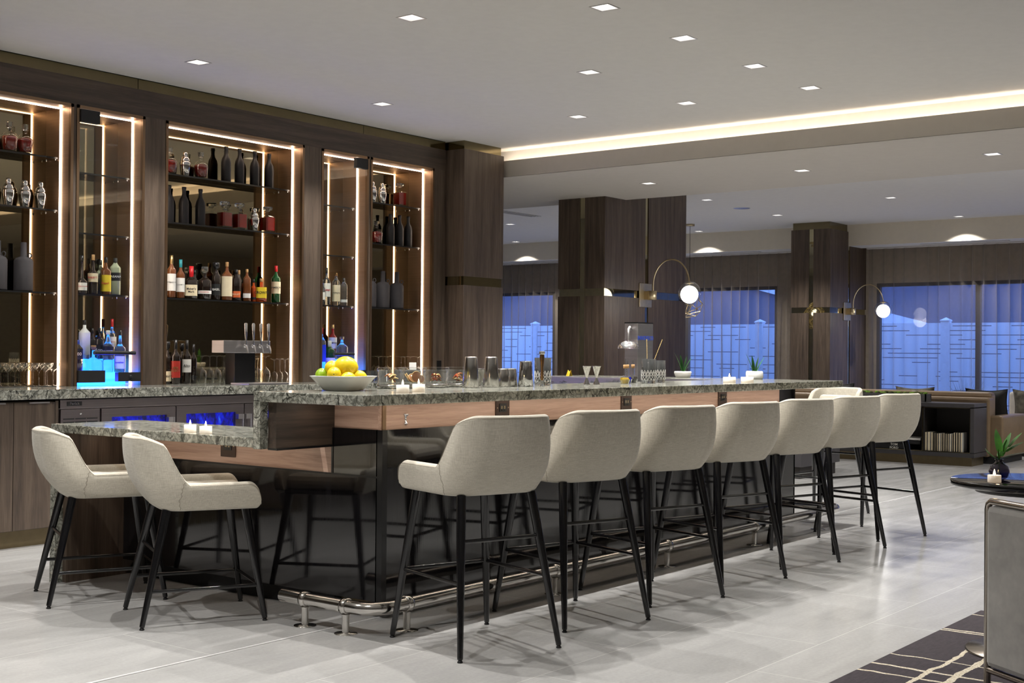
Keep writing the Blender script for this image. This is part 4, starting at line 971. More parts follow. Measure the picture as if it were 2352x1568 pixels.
# niches
NAMES = ['leftmost open display niche with bronze frame and light strips, cut by the photo edge', 'narrow display cabinet with glass door and blue lit bottles on the left', 'wide centre display niche with liquor shelf and beer taps',
         'narrow display cabinet with glass door behind the lemon bowl', 'rightmost open display niche with bronze frame']
SHZ = [(2.60, 2.232, 1.655), (2.52, 2.09, 1.655), (2.60, 2.232, 1.655), (2.52, 2.09, 1.655), (2.60, 2.232, 1.655)]
NB = 4.295
for i, (a, b) in enumerate(NI):
    nr = thing('display_niche', NAMES[i], 'display niche', (a, 4.0, 1.0))
    W_ = b - a; Ht = NZ1 - 1.0; f = .022
    MB().box(0, f, -.006, .02, 0, Ht).box(W_ - f, W_, -.006, .02, 0, Ht).box(0, W_, -.006, .02, Ht - f, Ht).build('frame', 'bronze', nr)
    MB().box(f - .004, f, .02, .295, 0, Ht - f + .004).box(W_ - f, W_ - f + .004, .02, .295, 0, Ht - f + .004).box(f, W_ - f, .02, .295, Ht - f, Ht - f + .004).build('lining', 'bronze_lining', nr)
    MB().box(0, W_, .295, .30, 0, Ht).build('mirror_back', 'bronze_mirror', nr)
    s_ = .0065; yl = .115
    MB().box(f, f + .006, yl - s_, yl + s_, .0, Ht - f).build('light_strip', 'led', nr)
    MB().box(W_ - f - .006, W_ - f, yl - s_, yl + s_, 0, Ht - f).build('light_strip', 'led', nr)
    MB().box(f, W_ - f, yl - s_, yl + s_, Ht - f - .006, Ht - f).build('light_strip', 'led', nr)
    for j, z in enumerate(SHZ[i]):
        sh = thing('glass_shelf', '%s glass shelf in the %s' % (('upper', 'middle', 'lower')[j], ('leftmost niche', 'left glass door cabinet', 'wide centre niche', 'right glass door cabinet', 'rightmost niche')[i]), 'shelf', (a, 4.0, z))
        MB().box(f + .004, W_ - f - .004, .138, .29, -.012, 0).build('glass_panel', 'shelf_glass', sh)
        MB().box(f + .004, W_ - f - .004, .1375, .1382, -.012, 0).build('polished_edge', 'black', sh)
        for x in (f + .012, W_ - f - .012): MB().lathe([(0, -.02), (.006, -.02), (.006, -.012)], (x, .16, 0), 10).lathe([(0, -.02), (.006, -.02), (.006, -.012)], (x, .27, 0), 10).build('shelf_pin', 'chrome', sh)
    if i in (1, 3):
        lf = i == 1       # hinge side
        dr = MB().box(f + .002, W_ - f - .002, -.0035, .0035, .03, Ht - .04).build('glass_door', 'thin', nr)
        hx0, hx1 = (.024, .175) if lf else (W_ - .165, W_ - .024)
        MB().box(hx0, hx1, -.02, .02, Ht - .115, Ht - .028).build('top_hinge', 'black_matte', dr)
        MB().box(.024, .24, -.02, .02, .025, .11).build('bottom_hinge', 'black_matte', dr)
        MB().box(W_ - .22, W_ - .024, -.02, .02, .03, .095).lathe([(0, -.024), (.014, -.024), (.014, -.02)], (W_ - .115, 0, .062), 14, axis='y').build('lock_rail', 'black_matte', dr)
        hb = (.13, .47) if lf else (.12, .36)
        MB().tube([(hb[0], -.045, .235), (hb[1], -.045, .235)], .014, 14).box(hb[0] + .03, hb[0] + .04, -.045, -.003, .232, .238).box(hb[1] - .04, hb[1] - .03, -.045, -.003, .232, .238).build('handle', 'black_matte', dr)
        rs = thing('bottle_riser', 'blue glowing stepped bottle riser in the %s glass cabinet' % ('left' if lf else 'right'), 'bottle riser', (a, 4.0, 1.0))
        x0, x1 = f + .012, W_ - f - .05
        MB().box(x0, x1, .10, .205, 0.002, .092, .003).build('front_step', 'riser_blue', rs)
        MB().box(x0, x1, .205, .285, .002, .188, .003).build('back_step', 'riser_blue', rs)
        ld = bpy.data.lights.new('blue', 'AREA'); ld.shape = 'RECTANGLE'; ld.size = .4; ld.size_y = .05; ld.energy = 9.0; ld.color = (.04, .05, 1)
        lo = bpy.data.objects.new('lamp', ld); COL.objects.link(lo); lo.parent = rs; lo.location = (W_ / 2, .06, .03); lo.rotation_euler = (R(180 + 20), 0, 0)
        MB().box(W_ - f - .03, W_ - f - .008, .10, .28, .002, .012).build('blue_led', 'blue_led', rs)

# ================================================================== GLASS AND BOTTLES
CAMA = math.atan2(-8.1, -6.6)       # heading from the shelves to the room
def mk_decanter(t, sq):
    if sq:
        MB().lathe([(.0, 0), (.050, 0), (.053, .004), (.053, .125), (.046, .135), (.018, .142), (.014, .165), (.022, .170), (.022, .174), (0, .174)], n=24, sq=9, smooth=False).build('glass_body', 'thin', t)
        MB().lathe([(0, .014), (.047, .014), (.047, .122), (.0, .122)], n=24, sq=9, smooth=False).build('spirit', 'g_red', t)
        MB().lathe([(0, .172), (.012, .172), (.016, .182), (.030, .184), (.032, .208), (.028, .212), (0, .212)], n=24, sq=9, smooth=False).build('stopper', 'g_clear', t)
    else:
        MB().lathe([(0, 0), (.046, 0), (.050, .006), (.060, .085), (.060, .10), (.045, .125), (.018, .137), (.014, .155), (.024, .160), (.024, .164), (0, .164)], n=28).build('glass_body', 'thin', t)
        MB().lathe([(0, .014), (.044, .014), (.054, .085), (.054, .098), (.042, .110), (0, .112)], n=28).build('spirit', 'g_red', t)
        MB().lathe([(0, .162), (.011, .162), (.014, .172), (.022, .174), (.023, .205), (0, .207)], n=10, smooth=False).build('stopper', 'g_clear', t)
PROTO = {}
def simple(kind, x, y, z, label, rz=0):
    cat = {'decanter_round': 'decanter', 'decanter_square': 'decanter', 'shaker': 'cocktail shaker', 'jug': 'jug', 'black_bottle': 'bottle', 'coupe': 'glass', 'wine_glass': 'glass', 'flute': 'glass', 'hurricane': 'glass', 'tumbler': 'glass'}[kind]
    grp = {'decanter_round': 'round spirit decanters', 'decanter_square': 'square spirit decanters', 'shaker': 'chrome shakers on the shelves', 'jug': 'charcoal jugs', 'black_bottle': 'matte black bottles', 'coupe': 'coupe glasses in the leftmost niche',
           'wine_glass': 'upturned wine glasses', 'flute': 'upturned flutes', 'hurricane': None, 'tumbler': 'cut tumblers behind the lemon bowl'}[kind]
    if kind in PROTO:
        o = dup(PROTO[kind], (x, y, z), rz, label, grp); return o
    nm = {'decanter_round': 'round_decanter', 'decanter_square': 'square_decanter', 'shaker': 'cocktail_shaker', 'jug': 'ceramic_jug', 'black_bottle': 'black_bottle', 'coupe': 'coupe_glass', 'wine_glass': 'wine_glass', 'flute': 'flute_glass', 'hurricane': 'hurricane_glass', 'tumbler': 'tumbler'}[kind]
    t = thing(nm, label, cat, (x, y, z), rz, grp); PROTO[kind] = t
    if kind.startswith('decanter'): mk_decanter(t, kind.endswith('square'))
    elif kind == 'shaker':
        MB().lathe([(0, 0), (.026, 0), (.030, .004), (.042, .085), (.042, .105), (.036, .118), (0, .118)], n=24).build('tumbler_body', 'chrome', t)
        MB().lathe([(.036, .118), (.037, .122), (.030, .145), (.022, .152), (0, .152)], n=24).build('strainer_top', 'chrome', t)
        MB().lathe([(.0, .150), (.019, .150), (.019, .180), (.013, .190), (0, .192)], n=20).build('cap', 'chrome', t)
    elif kind == 'jug':
        MB().lathe([(0, 0), (.062, 0), (.064, .004), (.064, .205), (.052, .225), (.022, .238), (.020, .335), (.016, .335), (.016, .30), (0, .30)], n=28).build('body', 'jug', t)
        a = CAMA + 1.15; c_, s_ = math.cos(a), math.sin(a); pts = [(c_ * (.040 + .014 * math.sin(PI * k / 8) + .0), s_ * (.040 + .014 * math.sin(PI * k / 8)), .228 + .034 * k / 8) for k in range(9)]
        MB().tube([(c_ * (.046 + .014 * math.cos(2 * PI * k / 12)), s_ * (.046 + .014 * math.cos(2 * PI * k / 12)), .243 + .016 * math.sin(2 * PI * k / 12)) for k in range(13)], .004, 8).build('ring_handle', 'jug', t)
    elif kind == 'black_bottle':
        MB().lathe([(0, 0), (.036, 0), (.039, .004), (.039, .155), (.034, .185), (.018, .215), (.0145, .235), (.0145, .262), (.017, .264), (.017, .285), (0, .287)], n=24).build('body', 'matte_black_bottle', t)
    elif kind == 'coupe':
        MB().lathe([(0, 0), (.034, 0), (.034, .002), (.006, .008), (.004, .02), (.0035, .095), (.010, .103), (.040, .135), (.046, .160), (.0445, .160), (.038, .136), (.009, .106), (0, .104)], n=22).build('glass_body', 'ware', t)
    elif kind == 'wine_glass':      # stored upside down
        MB().lathe([(.029, 0), (.030, .0), (.041, .055), (.036, .095), (.012, .118), (.0038, .128), (.0035, .195), (.008, .207), (.036, .213), (.036, .215), (0, .215)], n=22).lathe([(.028, .001), (.039, .055), (.034, .094), (0, .114)], n=22).build('glass_body', 'ware', t)
    elif kind == 'flute':
        MB().lathe([(.022, 0), (.023, 0), (.028, .05), (.022, .075), (.0055, .085), (.004, .095), (.006, .18), (.030, .19), (.030, .193), (0, .193)], n=20).build('glass_body', 'ware', t)
    elif kind == 'hurricane':
        MB().lathe([(.034, 0), (.036, 0), (.032, .10), (.036, .16), (.040, .19), (.040, .195), (0, .195)], n=24).build('glass_body', 'ware', t)
    elif kind == 'tumbler':
        MB().lathe([(0, 0), (.036, 0), (.038, .005), (.040, .09), (.038, .09), (.036, .012), (0, .012)], n=12, smooth=False).build('glass_body', 'g_clear', t)
    return t
for r_ in SIMPLE: simple(*r_)
ORD = ['first', 'second', 'third', 'fourth', 'fifth', 'sixth', 'seventh', 'eighth', 'ninth', 'tenth', 'eleventh', 'twelfth', 'thirteenth', 'fourteenth', 'fifteenth', 'sixteenth', 'seventeenth']
for n_, (k, x, y, z, lb) in enumerate(COUPE): simple(k, min(x, 1.13), y, z, 'stemmed coupe glass, %s from the left edge, in the leftmost niche' % ORD[n_])
for i_, (k, x, y, z, lb) in enumerate(WG):
    simple(k, x, y, z, '%s upturned wine glass from the left, left of the black beer tap tower' % ORD[i_] if i_ < 5 else ('%s upturned wine glass right of the black beer tap tower' % ORD[i_ - 5] if i_ < 7 else '%s upturned stemmed glass from the left in the rightmost niche' % ORD[i_ - 7]))
for n_, (k, x, y, z, lb) in enumerate(MISC):
    simple(k, x, y, z, {'flute': '%s upturned flute glass from the left by the centre niche right frame', 'hurricane': 'tall wavy beer glass at the right end of the centre niche counter%s', 'tumbler': '%s cut tumbler from the left on the back counter behind the lemon bowl'}[k] % ('' if k == 'hurricane' else ORD[n_ % 5]))
tray_ = thing('glass_tray', 'thin black drip mat under the glassware of the leftmost niche', 'mat', (.40, 4.03, 1.0)); MB().box(.0, .79, 0, .2, 0, .002).build('mat', 'black_matte', tray_)

def liquor(x, y, z, h, r_, body, cap, lm, l0, l1, sh, nr, sq, txt, tm, label, capf):
    bl = 'wine_bottle' if 'wine' in label else 'liquor_bottle'
    t = thing(bl, label, 'bottle', (x, y, z), CAMA)
    n_ = r_ * nr; q = dict(n=24, sq=sq or 0)
    hc = h * (1 - capf)
    shp = [(0, 0), (r_ * .93, 0), (r_, h * .015), (r_, h * sh), (r_ * .93, h * (sh + .03)), (n_ + (r_ - n_) * .45, h * (sh + .075)), (n_ * 1.1, h * min(sh + .13, .9 - capf * .2)), (n_, max(hc, h * min(sh + .15, .93))), (0, max(hc, h * min(sh + .15, .93)))]
    MB().lathe(shp, **q).build('glass_body', body, t)
    liq = {'g_clear': None}
    c = MB().lathe([(n_ * 1.05, hc - .002), (n_ * 1.12, hc), (n_ * 1.12, h * .995), (0, h)], n=18)
    if cap == 'g_clear' or capf == .18 and cap in ('cork', 'black'): c = MB().lathe([(n_, hc - .002), (n_ * 1.1, hc + .004), (n_ * 1.9, hc + .012), (n_ * 2.0, h * .99), (n_ * 1.4, h), (0, h)], n=18)
    c.build('cap', cap, t)
    # label: curved sheet on the room side (local +x)
    if lm not in ('g_clear', 'g_blue'):
        lb = MB(); k0 = 12; wrap = R(78)
        def lp_(a, e=.0008):
            rr = r_ + e
            if sq:
                n2 = q['sq']; rr = r_ / ((abs(math.cos(a)) ** n2 + abs(math.sin(a)) ** n2) ** (1 / n2)) + e
            return rr * math.cos(a), rr * math.sin(a)
        for e0, e1 in (((-wrap), wrap),):
            pts = [lp_(e0 + (e1 - e0) * k / k0) for k in range(k0 + 1)]
            lo_ = [(px, py, h * l0) for px, py in pts]; hi_ = [(px, py, h * l1) for px, py in pts]
            lb.add(lo_ + hi_, [(k, k + 1, k0 + 2 + k, k0 + 1 + k) for k in range(k0)], True)
        lo = lb.build('label', lm, t)
        if txt:
            ml = max(len(s_) for s_ in txt.split('\n')); size = min(1.9 * r_ / (ml * .55), h * (l1 - l0) * .45)
            text_mesh(txt, size, tm, lo, face_mtx((lp_(0)[0] + .0012, 0, h * (l0 + l1) / 2), 0), bold=size * .015)
    return t
for r_ in LIQ: liquor(*r_)

# beer tower
bt = thing('beer_tap_tower', 'black and steel beer tower with four chrome taps', 'beer tap', (2.545, 3.78, 1.0))
MB().box(-.10, .10, -.055, .055, 0, .24, .002).build('column', 'black', bt)
MB().box(-.22, .24, -.07, .07, .24, .335, .003).build('steel_head', 'brushed', bt)
for k, x in enumerate((-.045, .03, .105, .18)):
    f = MB().lathe([(0, 0), (.017, 0), (.017, .01), (.010, .014), (.010, .04), (0, .045)][::-1], (x, -.115, .295), 14, axis='y').tube([(x, -.105, .30), (x, -.125, .29), (x, -.135, .26), (x, -.14, .238)], [.010, .010, .008, .006], 10)
    f = f.build('faucet', 'chrome', bt)
    MB().tube([(x, -.115, .30), (x, -.115, .335), (x, -.113, .38), (x, -.110, .46), (x, -.110, .468)], [.006, .006, .010, .0145, .008], 12).build('tap_handle', 'chrome', f)
MB().box(-.16, .24, -.285, -.08, .001, .016, .002).build('drip_tray', 'brushed', bt)
# card terminal beside the taps (rightmost niche counter)
pos = thing('card_printer', 'dark receipt printer with paper slip behind the citrus jars', 'printer', (4.47, 3.80, 1.0), R(-20))
MB().box(-.10, .10, -.07, .07, .0, .10, .012).build('case', 'console', pos)
MB().add([(.0, -.03, .10), (.07, -.03, .10), (.085, .0, .165), (.015, 0, .165)], [(0, 1, 2, 3)]).build('paper_slip', 'paper', pos)
wo = thing('power_outlet', 'black outlet on the wood wall left of the pillar', 'outlet', (5.12, 4.0, 1.13)); MB().box(-.03, .03, -.008, 0, -.05, .05, .003).build('cover_plate', 'black', wo)

# ================================================================== BAR TOP ITEMS
bowl = thing('fruit_bowl', 'square white porcelain bowl holding lemons and a lime', 'bowl', (.40, .52, BZ), R(8))
def sqring(h_, z, n=40, e=7, dip=0):
    out = []
    for k in range(n):
        a = 2 * PI * k / n + PI / 4; ca, sa = math.cos(a), math.sin(a); q = h_ / ((abs(ca) ** e + abs(sa) ** e) ** (1 / e))
        out.append((q * ca, q * sa, z - dip * (1 - min(1, abs(abs(ca) - abs(sa)) * 1.0)) * 0))
    return out
MB().rings([sqring(.060, 0), sqring(.075, .002), sqring(.122, .064), sqring(.128, .070), sqring(.124, .071), sqring(.115, .064), sqring(.07, .008)], True, True, True).build('bowl_body', 'white_glaze', bowl)
fruits = [(.01, -.02, .118, .052, 'big yellow lemon on top of the bowl', 'lemon', 1.12), (-.065, .03, .105, .036, 'lemon behind the lime in the bowl', 'lemon', 1.2), (-.075, -.035, .078, .034, 'lemon beside the lime at the front of the bowl', 'lemon', 1.15),
          (-.095, .055, .074, .033, 'green lime at the left of the bowl', 'lime', 1.1), (-.01, -.075, .052, .032, 'lemon low at the front rim of the bowl', 'lemon', 1.2), (.075, -.05, .056, .033, 'lemon at the right rim of the bowl', 'lemon', 1.2), (.06, .06, .06, .036, 'lemon hidden at the back of the bowl', 'lemon', 1.1)]
A8 = R(-37)
fp = [(.010, .0, .112, .053), (-.052, .025, .108, .036), (-.052, -.050, .080, .034), (-.098, .035, .074, .033), (.012, -.072, .058, .033), (.070, -.022, .066, .032), (.05, .065, .062, .036)]
for (fx_, fy_, fz_, fr2), F_ in zip(fp, fruits):
    # local frame of the view: x to the right, y away
    wx = .40 + fx_ * math.cos(A8 + 0) - fy_ * math.sin(A8) ; wy = .52 + fx_ * math.sin(A8) + fy_ * math.cos(A8)
    f = thing(F_[5], F_[4], 'fruit', (wx, wy, BZ + fz_), random.uniform(0, 6), 'fruit in the white bowl')
    pr = []; e = F_[6]
    for k in range(15):
        a = -PI / 2 + PI * k / 14; q = fr2 * math.cos(a) * (1 if abs(a) < 1.2 else .85); zz = fr2 * e * math.sin(a) * (1.0 if abs(a) < 1.3 else 1.06); pr.append((max(q, 0), zz))
    MB().lathe(pr, n=20, axis='x').build('peel', F_[5], f)
    MB().lathe([(0, 0), (.003, 0), (.002, .004), (0, .004)], (fr2 * e * 1.03, 0, 0), 8, axis='x').build('stem_end', 'moss_dark', f)

def candle(x, y, z, label, r_=.021, h=.026, grp=None):
    t = thing('tea_light', label, 'candle', (x, y, z), 0, grp)
    MB().lathe([(0, 0), (r_ * .96, 0), (r_, .002), (r_, h), (r_ * .9, h), (r_ * .82, h - .004), (0, h - .004)], n=24).build('wax', 'wax', t)
    MB().lathe([(0, 0), (.0042, .004), (.0048, .009), (.0025, .018), (0, .027)], (0, 0, h - .002), 10).build('flame', 'flame', t)
    ld = bpy.data.lights.new('flame', 'POINT'); ld.energy = .12; ld.shadow_soft_size = .008; ld.color = (1, .6, .3)
    lo = bpy.data.objects.new('lamp', ld); COL.objects.link(lo); lo.parent = t; lo.location = (0, 0, h + .035)
candle(.388, .125, BZ, 'left one of the two lit tea lights near the bar corner', .030, .036)
candle(.565, .185, BZ, 'right one of the two lit tea lights near the bar corner', .030, .036)
candle(3.74, .23, BZ, 'left one of the pair of lit candles at the far end of the bar', .042, .036)
candle(3.88, .17, BZ, 'right one of the pair of lit candles at the far end of the bar', .042, .036)
candle(.08, 1.262, BL, 'left one of the two lit tea lights on the low counter', .030, .036)
candle(.055, 1.112, BL, 'right one of the two lit tea lights on the low counter', .030, .036)

def citrus_jar(x, y, label, kind, seed):
    rnd = random.Random(seed); t = thing('garnish_jar', label, 'jar', (x, y, BZ), R(8))
    MB().lathe([(0, 0), (.058, 0), (.060, .003), (.060, .022), (.058, .024), (.058, .094), (.056, .094), (.056, .026), (0, .026)], n=28, sq=4).build('acrylic_body', 'ware', t)
    MB().lathe([(0, .092), (.061, .092), (.061, .104), (.058, .108), (0, .108)], n=28, sq=4).build('lid', 'ware', t)
    MB().lathe([(.0601, .004), (.0605, .004), (.0605, .020), (.0601, .020)], n=28, sq=4).build('steel_rim', 'steel', t)
    for k in range(9 if kind == 'slice' else 13):
        a = rnd.uniform(0, 6.28); q = rnd.uniform(0, .036); cx, cy = q * math.cos(a), q * math.sin(a); cz = .032 + rnd.random() * .034
        sm = MB(); rm = MB()
        if kind == 'slice':
            r2 = rnd.uniform(.018, .026); n_ = 18; th = rnd.uniform(-.7, .7); tl = rnd.uniform(.9, 1.4)
            cy2 = -.034 if k < 2 else cy; cz = max(cz, .028 + r2)
            if k < 2: cx = (-.018, .026)[k]; r2 = (.028, .019)[k]; th = R(-30); tl = R(88); cz = (.060, .048)[k]
            M4 = Matrix.Translation((cx, cy2, cz)) @ Matrix.Rotation(th, 4, 'Z') @ Matrix.Rotation(tl, 4, 'X')
            d = [M4 @ Vector((r2 * math.cos(6.283 * j / n_), r2 * math.sin(6.283 * j / n_), z_)) for z_ in (-.0012, .0012) for j in range(n_)]
            sm.add(d, [tuple(range(n_)), tuple(reversed(range(n_, 2 * n_)))] )
            so = sm.build('dried_slice', 'dried', t)
            rm.tube([M4 @ Vector((r2 * math.cos(6.283 * j / n_), r2 * math.sin(6.283 * j / n_), 0)) for j in range(n_ + 1)], .0016, 6); rm.build('rind', 'rind', so)
        else:
            pts = []; a0 = rnd.uniform(0, 6.28); L_ = rnd.uniform(.024, .040)
            for j in range(8): u_ = j / 7 - .5; pts.append((cx * .6 + L_ * 1.6 * u_ * math.cos(a0), cy * .6 + L_ * 1.6 * u_ * math.sin(a0), cz + .008 * math.cos(u_ * 3) + u_ * .01))
            sm.tube(pts, [.002, .004, .005, .005, .005, .005, .004, .002], 6); sm.build('dried_peel', 'dried' if k % 2 else ('g_orange', 'rind')[k % 4 // 2], t)
citrus_jar(.84, .62, 'low acrylic jar of dark dried fruit just right of the white bowl', 'peel', 3)
citrus_jar(.985, .60, 'acrylic jar of dried citrus wheels behind the candles', 'slice', 5)
citrus_jar(1.19, .62, 'acrylic jar of dried peel strips behind the right candle', 'peel', 8)
citrus_jar(1.38, .625, 'acrylic jar of dried orange peel, rightmost of the jars', 'peel', 12)
def simple_lathe(name, label, cat, loc, prof, mat, part, n=24, smooth=True):
    t = thing(name, label, cat, loc); MB().lathe(prof, n=n, smooth=smooth).build(part, mat, t); return t
simple_lathe('julep_cup', 'small hammered silver cup right of the dried citrus jars', 'cup', (1.45, .54, BZ), [(0, 0), (.016, 0), (.012, .008), (.012, .014), (.028, .05), (.033, .095), (.036, .1), (.034, .1), (.030, .06), (0, .03)], 'steel', 'cup_body')
SH = [(0, .0), (.045, 0), (.046, .003), (.0335, .158), (.031, .165), (0, .166)]
simple_lathe('mixing_tin', 'tall steel shaker tin upside down, left of the pair of tall tins', 'shaker tin', (1.30, .47, BZ), SH, 'steel', 'tin_body')
simple_lathe('mixing_tin', 'tall steel shaker tin upside down, right of the pair of tall tins', 'shaker tin', (1.46, .46, BZ), SH, 'steel', 'tin_body')
S2 = [(0, 0), (.037, 0), (.038, .003), (.030, .096), (.028, .1), (0, .101)]
simple_lathe('mixing_tin', 'short steel tin, left of the pair of short tins', 'shaker tin', (1.575, .47, BZ), S2, 'steel', 'tin_body')
simple_lathe('mixing_tin', 'short steel tin, right of the pair of short tins', 'shaker tin', (1.69, .50, BZ), S2, 'steel', 'tin_body')
simple_lathe('mixing_tin', 'steel tin standing alone between the short tins and the cut mixing glass', 'shaker tin', (1.72, .42, BZ), [(0, 0), (.043, 0), (.044, .003), (.034, .135), (.032, .142), (0, .143)], 'chrome', 'tin_body')
def mixing_glass(loc, label, h=.16, r_=.048):
    t = thing('mixing_glass', label, 'mixing glass', loc)
    MB().lathe([(0, 0), (r_ * .92, 0), (r_, .004), (r_, h), (r_ - .003, h), (r_ - .004, .03), (0, .026)], n=28).build('glass_body', 'g_clear', t)
    cut = MB()
    for k in range(14):
        a0 = 2 * PI * k / 14; a1 = 2 * PI * (k + 1) / 14; r2 = r_ + .0008
        for (za, zb) in ((.02, .075), (.075, .02), (.045, .085), (.085, .045)):
            cut.tube([(r2 * math.cos(a0 + (a1 - a0) * u_ / 3), r2 * math.sin(a0 + (a1 - a0) * u_ / 3), za + (zb - za) * u_ / 3) for u_ in range(4)], .0011, 4)
    cut.build('cut_pattern', 'paper', t); return t
mixing_glass((2.03, .53, BZ), 'cut crystal mixing glass with a wooden muddler standing in it')
md = thing('muddler', 'amber handled muddler standing in front of the cut mixing glass', 'muddler', (1.79, .36, BZ), 0)
MB().tube([(0, 0, .035), (0, 0, .06), (.0, 0, .10), (0, 0, .165), (0, 0, .18)], [.008, .010, .008, .014, .012], 14).build('handle', 'copper', md)
MB().lathe([(0, .18), (.016, .18), (.017, .186), (.016, .197), (0, .199)], n=18).build('end_cap', 'chrome', md)
pr = MB()
for k in range(6): a = k * PI / 3; pr.tube([(0, 0, .05), (.006 * math.cos(a), .006 * math.sin(a), .035), (.013 * math.cos(a), .013 * math.sin(a), .002)], .0022, 6)
pr.build('tines', 'chrome', md)
JG = [(0, 0), (.021, 0), (.021, .002), (.006, .038), (.006, .042), (.026, .112), (.0275, .112), (.0265, .109), (.004, .05), (0, .05)]
simple_lathe('jigger', 'steel double jigger, left of the pair', 'jigger', (2.365, .45, BZ), JG, 'steel', 'cone_body')
simple_lathe('jigger', 'steel double jigger, right of the pair', 'jigger', (2.44, .43, BZ), JG, 'steel', 'cone_body')
def bitters(loc, label, liq, cork='cork'):
    t = thing('bitters_bottle', label, 'bottle', loc)
    MB().lathe([(0, 0), (.024, 0), (.033, .028), (.026, .042), (.012, .052), (.011, .10), (0, .10)], n=8, smooth=False).build('glass_body', 'ware', t)
    MB().lathe([(0, .002), (.023, .002), (.031, .028), (.025, .040), (0, .042)], n=8, smooth=False).build('bitters', liq, t)
    MB().lathe([(0, .096), (.011, .096), (.012, .118), (0, .12)], n=14).build('cork', cork, t)
    MB().tube([(0, 0, .118), (0, 0, .135), (.003, 0, .155)], [.004, .003, .0018], 8).build('dasher', 'chrome', t)
bitters((2.74, .42, BZ - .0), 'small faceted bitters bottle with yellow liquid', 'g_yellow')
bitters((2.86, .48, BZ + .0), 'faceted bitters bottle with blue liquid', 'g_blue')
bitters((2.99, .52, BZ), 'faceted bitters bottle with dark liquid', 'g_dark')
mixing_glass((2.985, .40, BZ), 'tall cut mixing glass with two bar spoons, near the frosting tower', .155, .046)
mixing_glass((3.27, .50, BZ), 'cut mixing glass, right of the one with the bar spoons', .145, .046)
for i, (a, b, lb) in enumerate((((-.01, 0), (-.005, .01), 'twisted bar spoon standing upright in the mixing glass'), ((-.02, 0), (.055, -.05), 'twisted bar spoon leaning to the right in the mixing glass'))):
    t = thing('bar_spoon', lb, 'bar spoon', (2.985, .40, BZ + .03))
    pts = []; n_ = 40
    p0, p1 = Vector((a[0], a[1], 0)), Vector((b[0] * 1.2, b[1] * 1.2, .25))
    for k in range(n_ + 1):
        u_ = k / n_; p = p0.lerp(p1, u_); pts.append((p.x + .0012 * math.cos(u_ * 90), p.y + .0012 * math.sin(u_ * 90), p.z))
    MB().tube(pts, .0016, 6).build('twisted_shaft', 'rind' if i else 'rind', t)
    MB().sphere((p0.x, p0.y, p0.z), .008, 10, 6, sz=.5).build('spoon_bowl', 'chrome', t)
# glass chiller tower
gt = thing('glass_froster', 'steel glass frosting tower with a dome nozzle behind the bar', 'bar equipment', (3.83, 1.0, .90))
MB().box(-.105, .10, -.055, .055, 0, .575, .004).build('tower', 'brushed', gt)
MB().box(-.106, .101, -.056, .056, .575, .583).build('top_plate', 'black', gt)
MB().tube([(-.105, 0, .53), (-.14, -.01, .545), (-.165, -.015, .53), (-.172, -.02, .49), (-.172, -.02, .45)], .011, 12).build('curved_pipe', 'brushed', gt)
MB().sphere((-.172, -.02, .40), .075, 26, 8, sz=.72, z0=0, z1=1).lathe([(.075, -.004), (.0755, 0), (.0, .0)], (-.172, -.02, .40), 26).build('dome_nozzle', 'chrome', gt)
text_mesh('INNOVECO', .040, 'lab_blue', gt, face_mtx((-.002, -.0562, .47), -PI / 2), bold=.0008)
# ice cubes in front of the worktop
ib = thing('ice_well', 'clear ice piled in the service well behind the jiggers', 'ice', (2.9, .79, .985)); ib['kind'] = 'stuff'
ic = MB(); rnd = random.Random(4)
for k in range(150):
    cx, cy, cz = rnd.uniform(-.7, .75), rnd.uniform(-.02, .16), rnd.uniform(0, .085); s2 = rnd.uniform(.010, .016); a = rnd.uniform(0, 1.5)
    v = [Vector((sx, sy, sz)) * s2 for sx in (-1, 1) for sy in (-1, 1) for sz in (-1, 1)]; M3 = Matrix.Rotation(a, 3, Vector((rnd.random(), rnd.random(), 1)))
    ic.add([tuple(M3 @ q + Vector((cx, cy, cz))) for q in v], [(0, 1, 3, 2), (4, 6, 7, 5), (0, 4, 5, 1), (2, 3, 7, 6), (0, 2, 6, 4), (1, 5, 7, 3)])
ic.build('ice_cubes', 'thin', ib)
yb = thing('yellow_card', 'small yellow folded card on the far return of the bar', 'card', (4.7, 2.2, BZ), R(60)); MB().add([(-.03, 0, 0), (.03, 0, 0), (.03, .012, .05), (0, .012, .035), (-.03, .012, .05), (.03, .03, 0), (-.03, .03, 0)], [(0, 1, 2, 3, 4), (5, 6, 4, 3, 2)]).build('card', 'lab_yellow', yb)

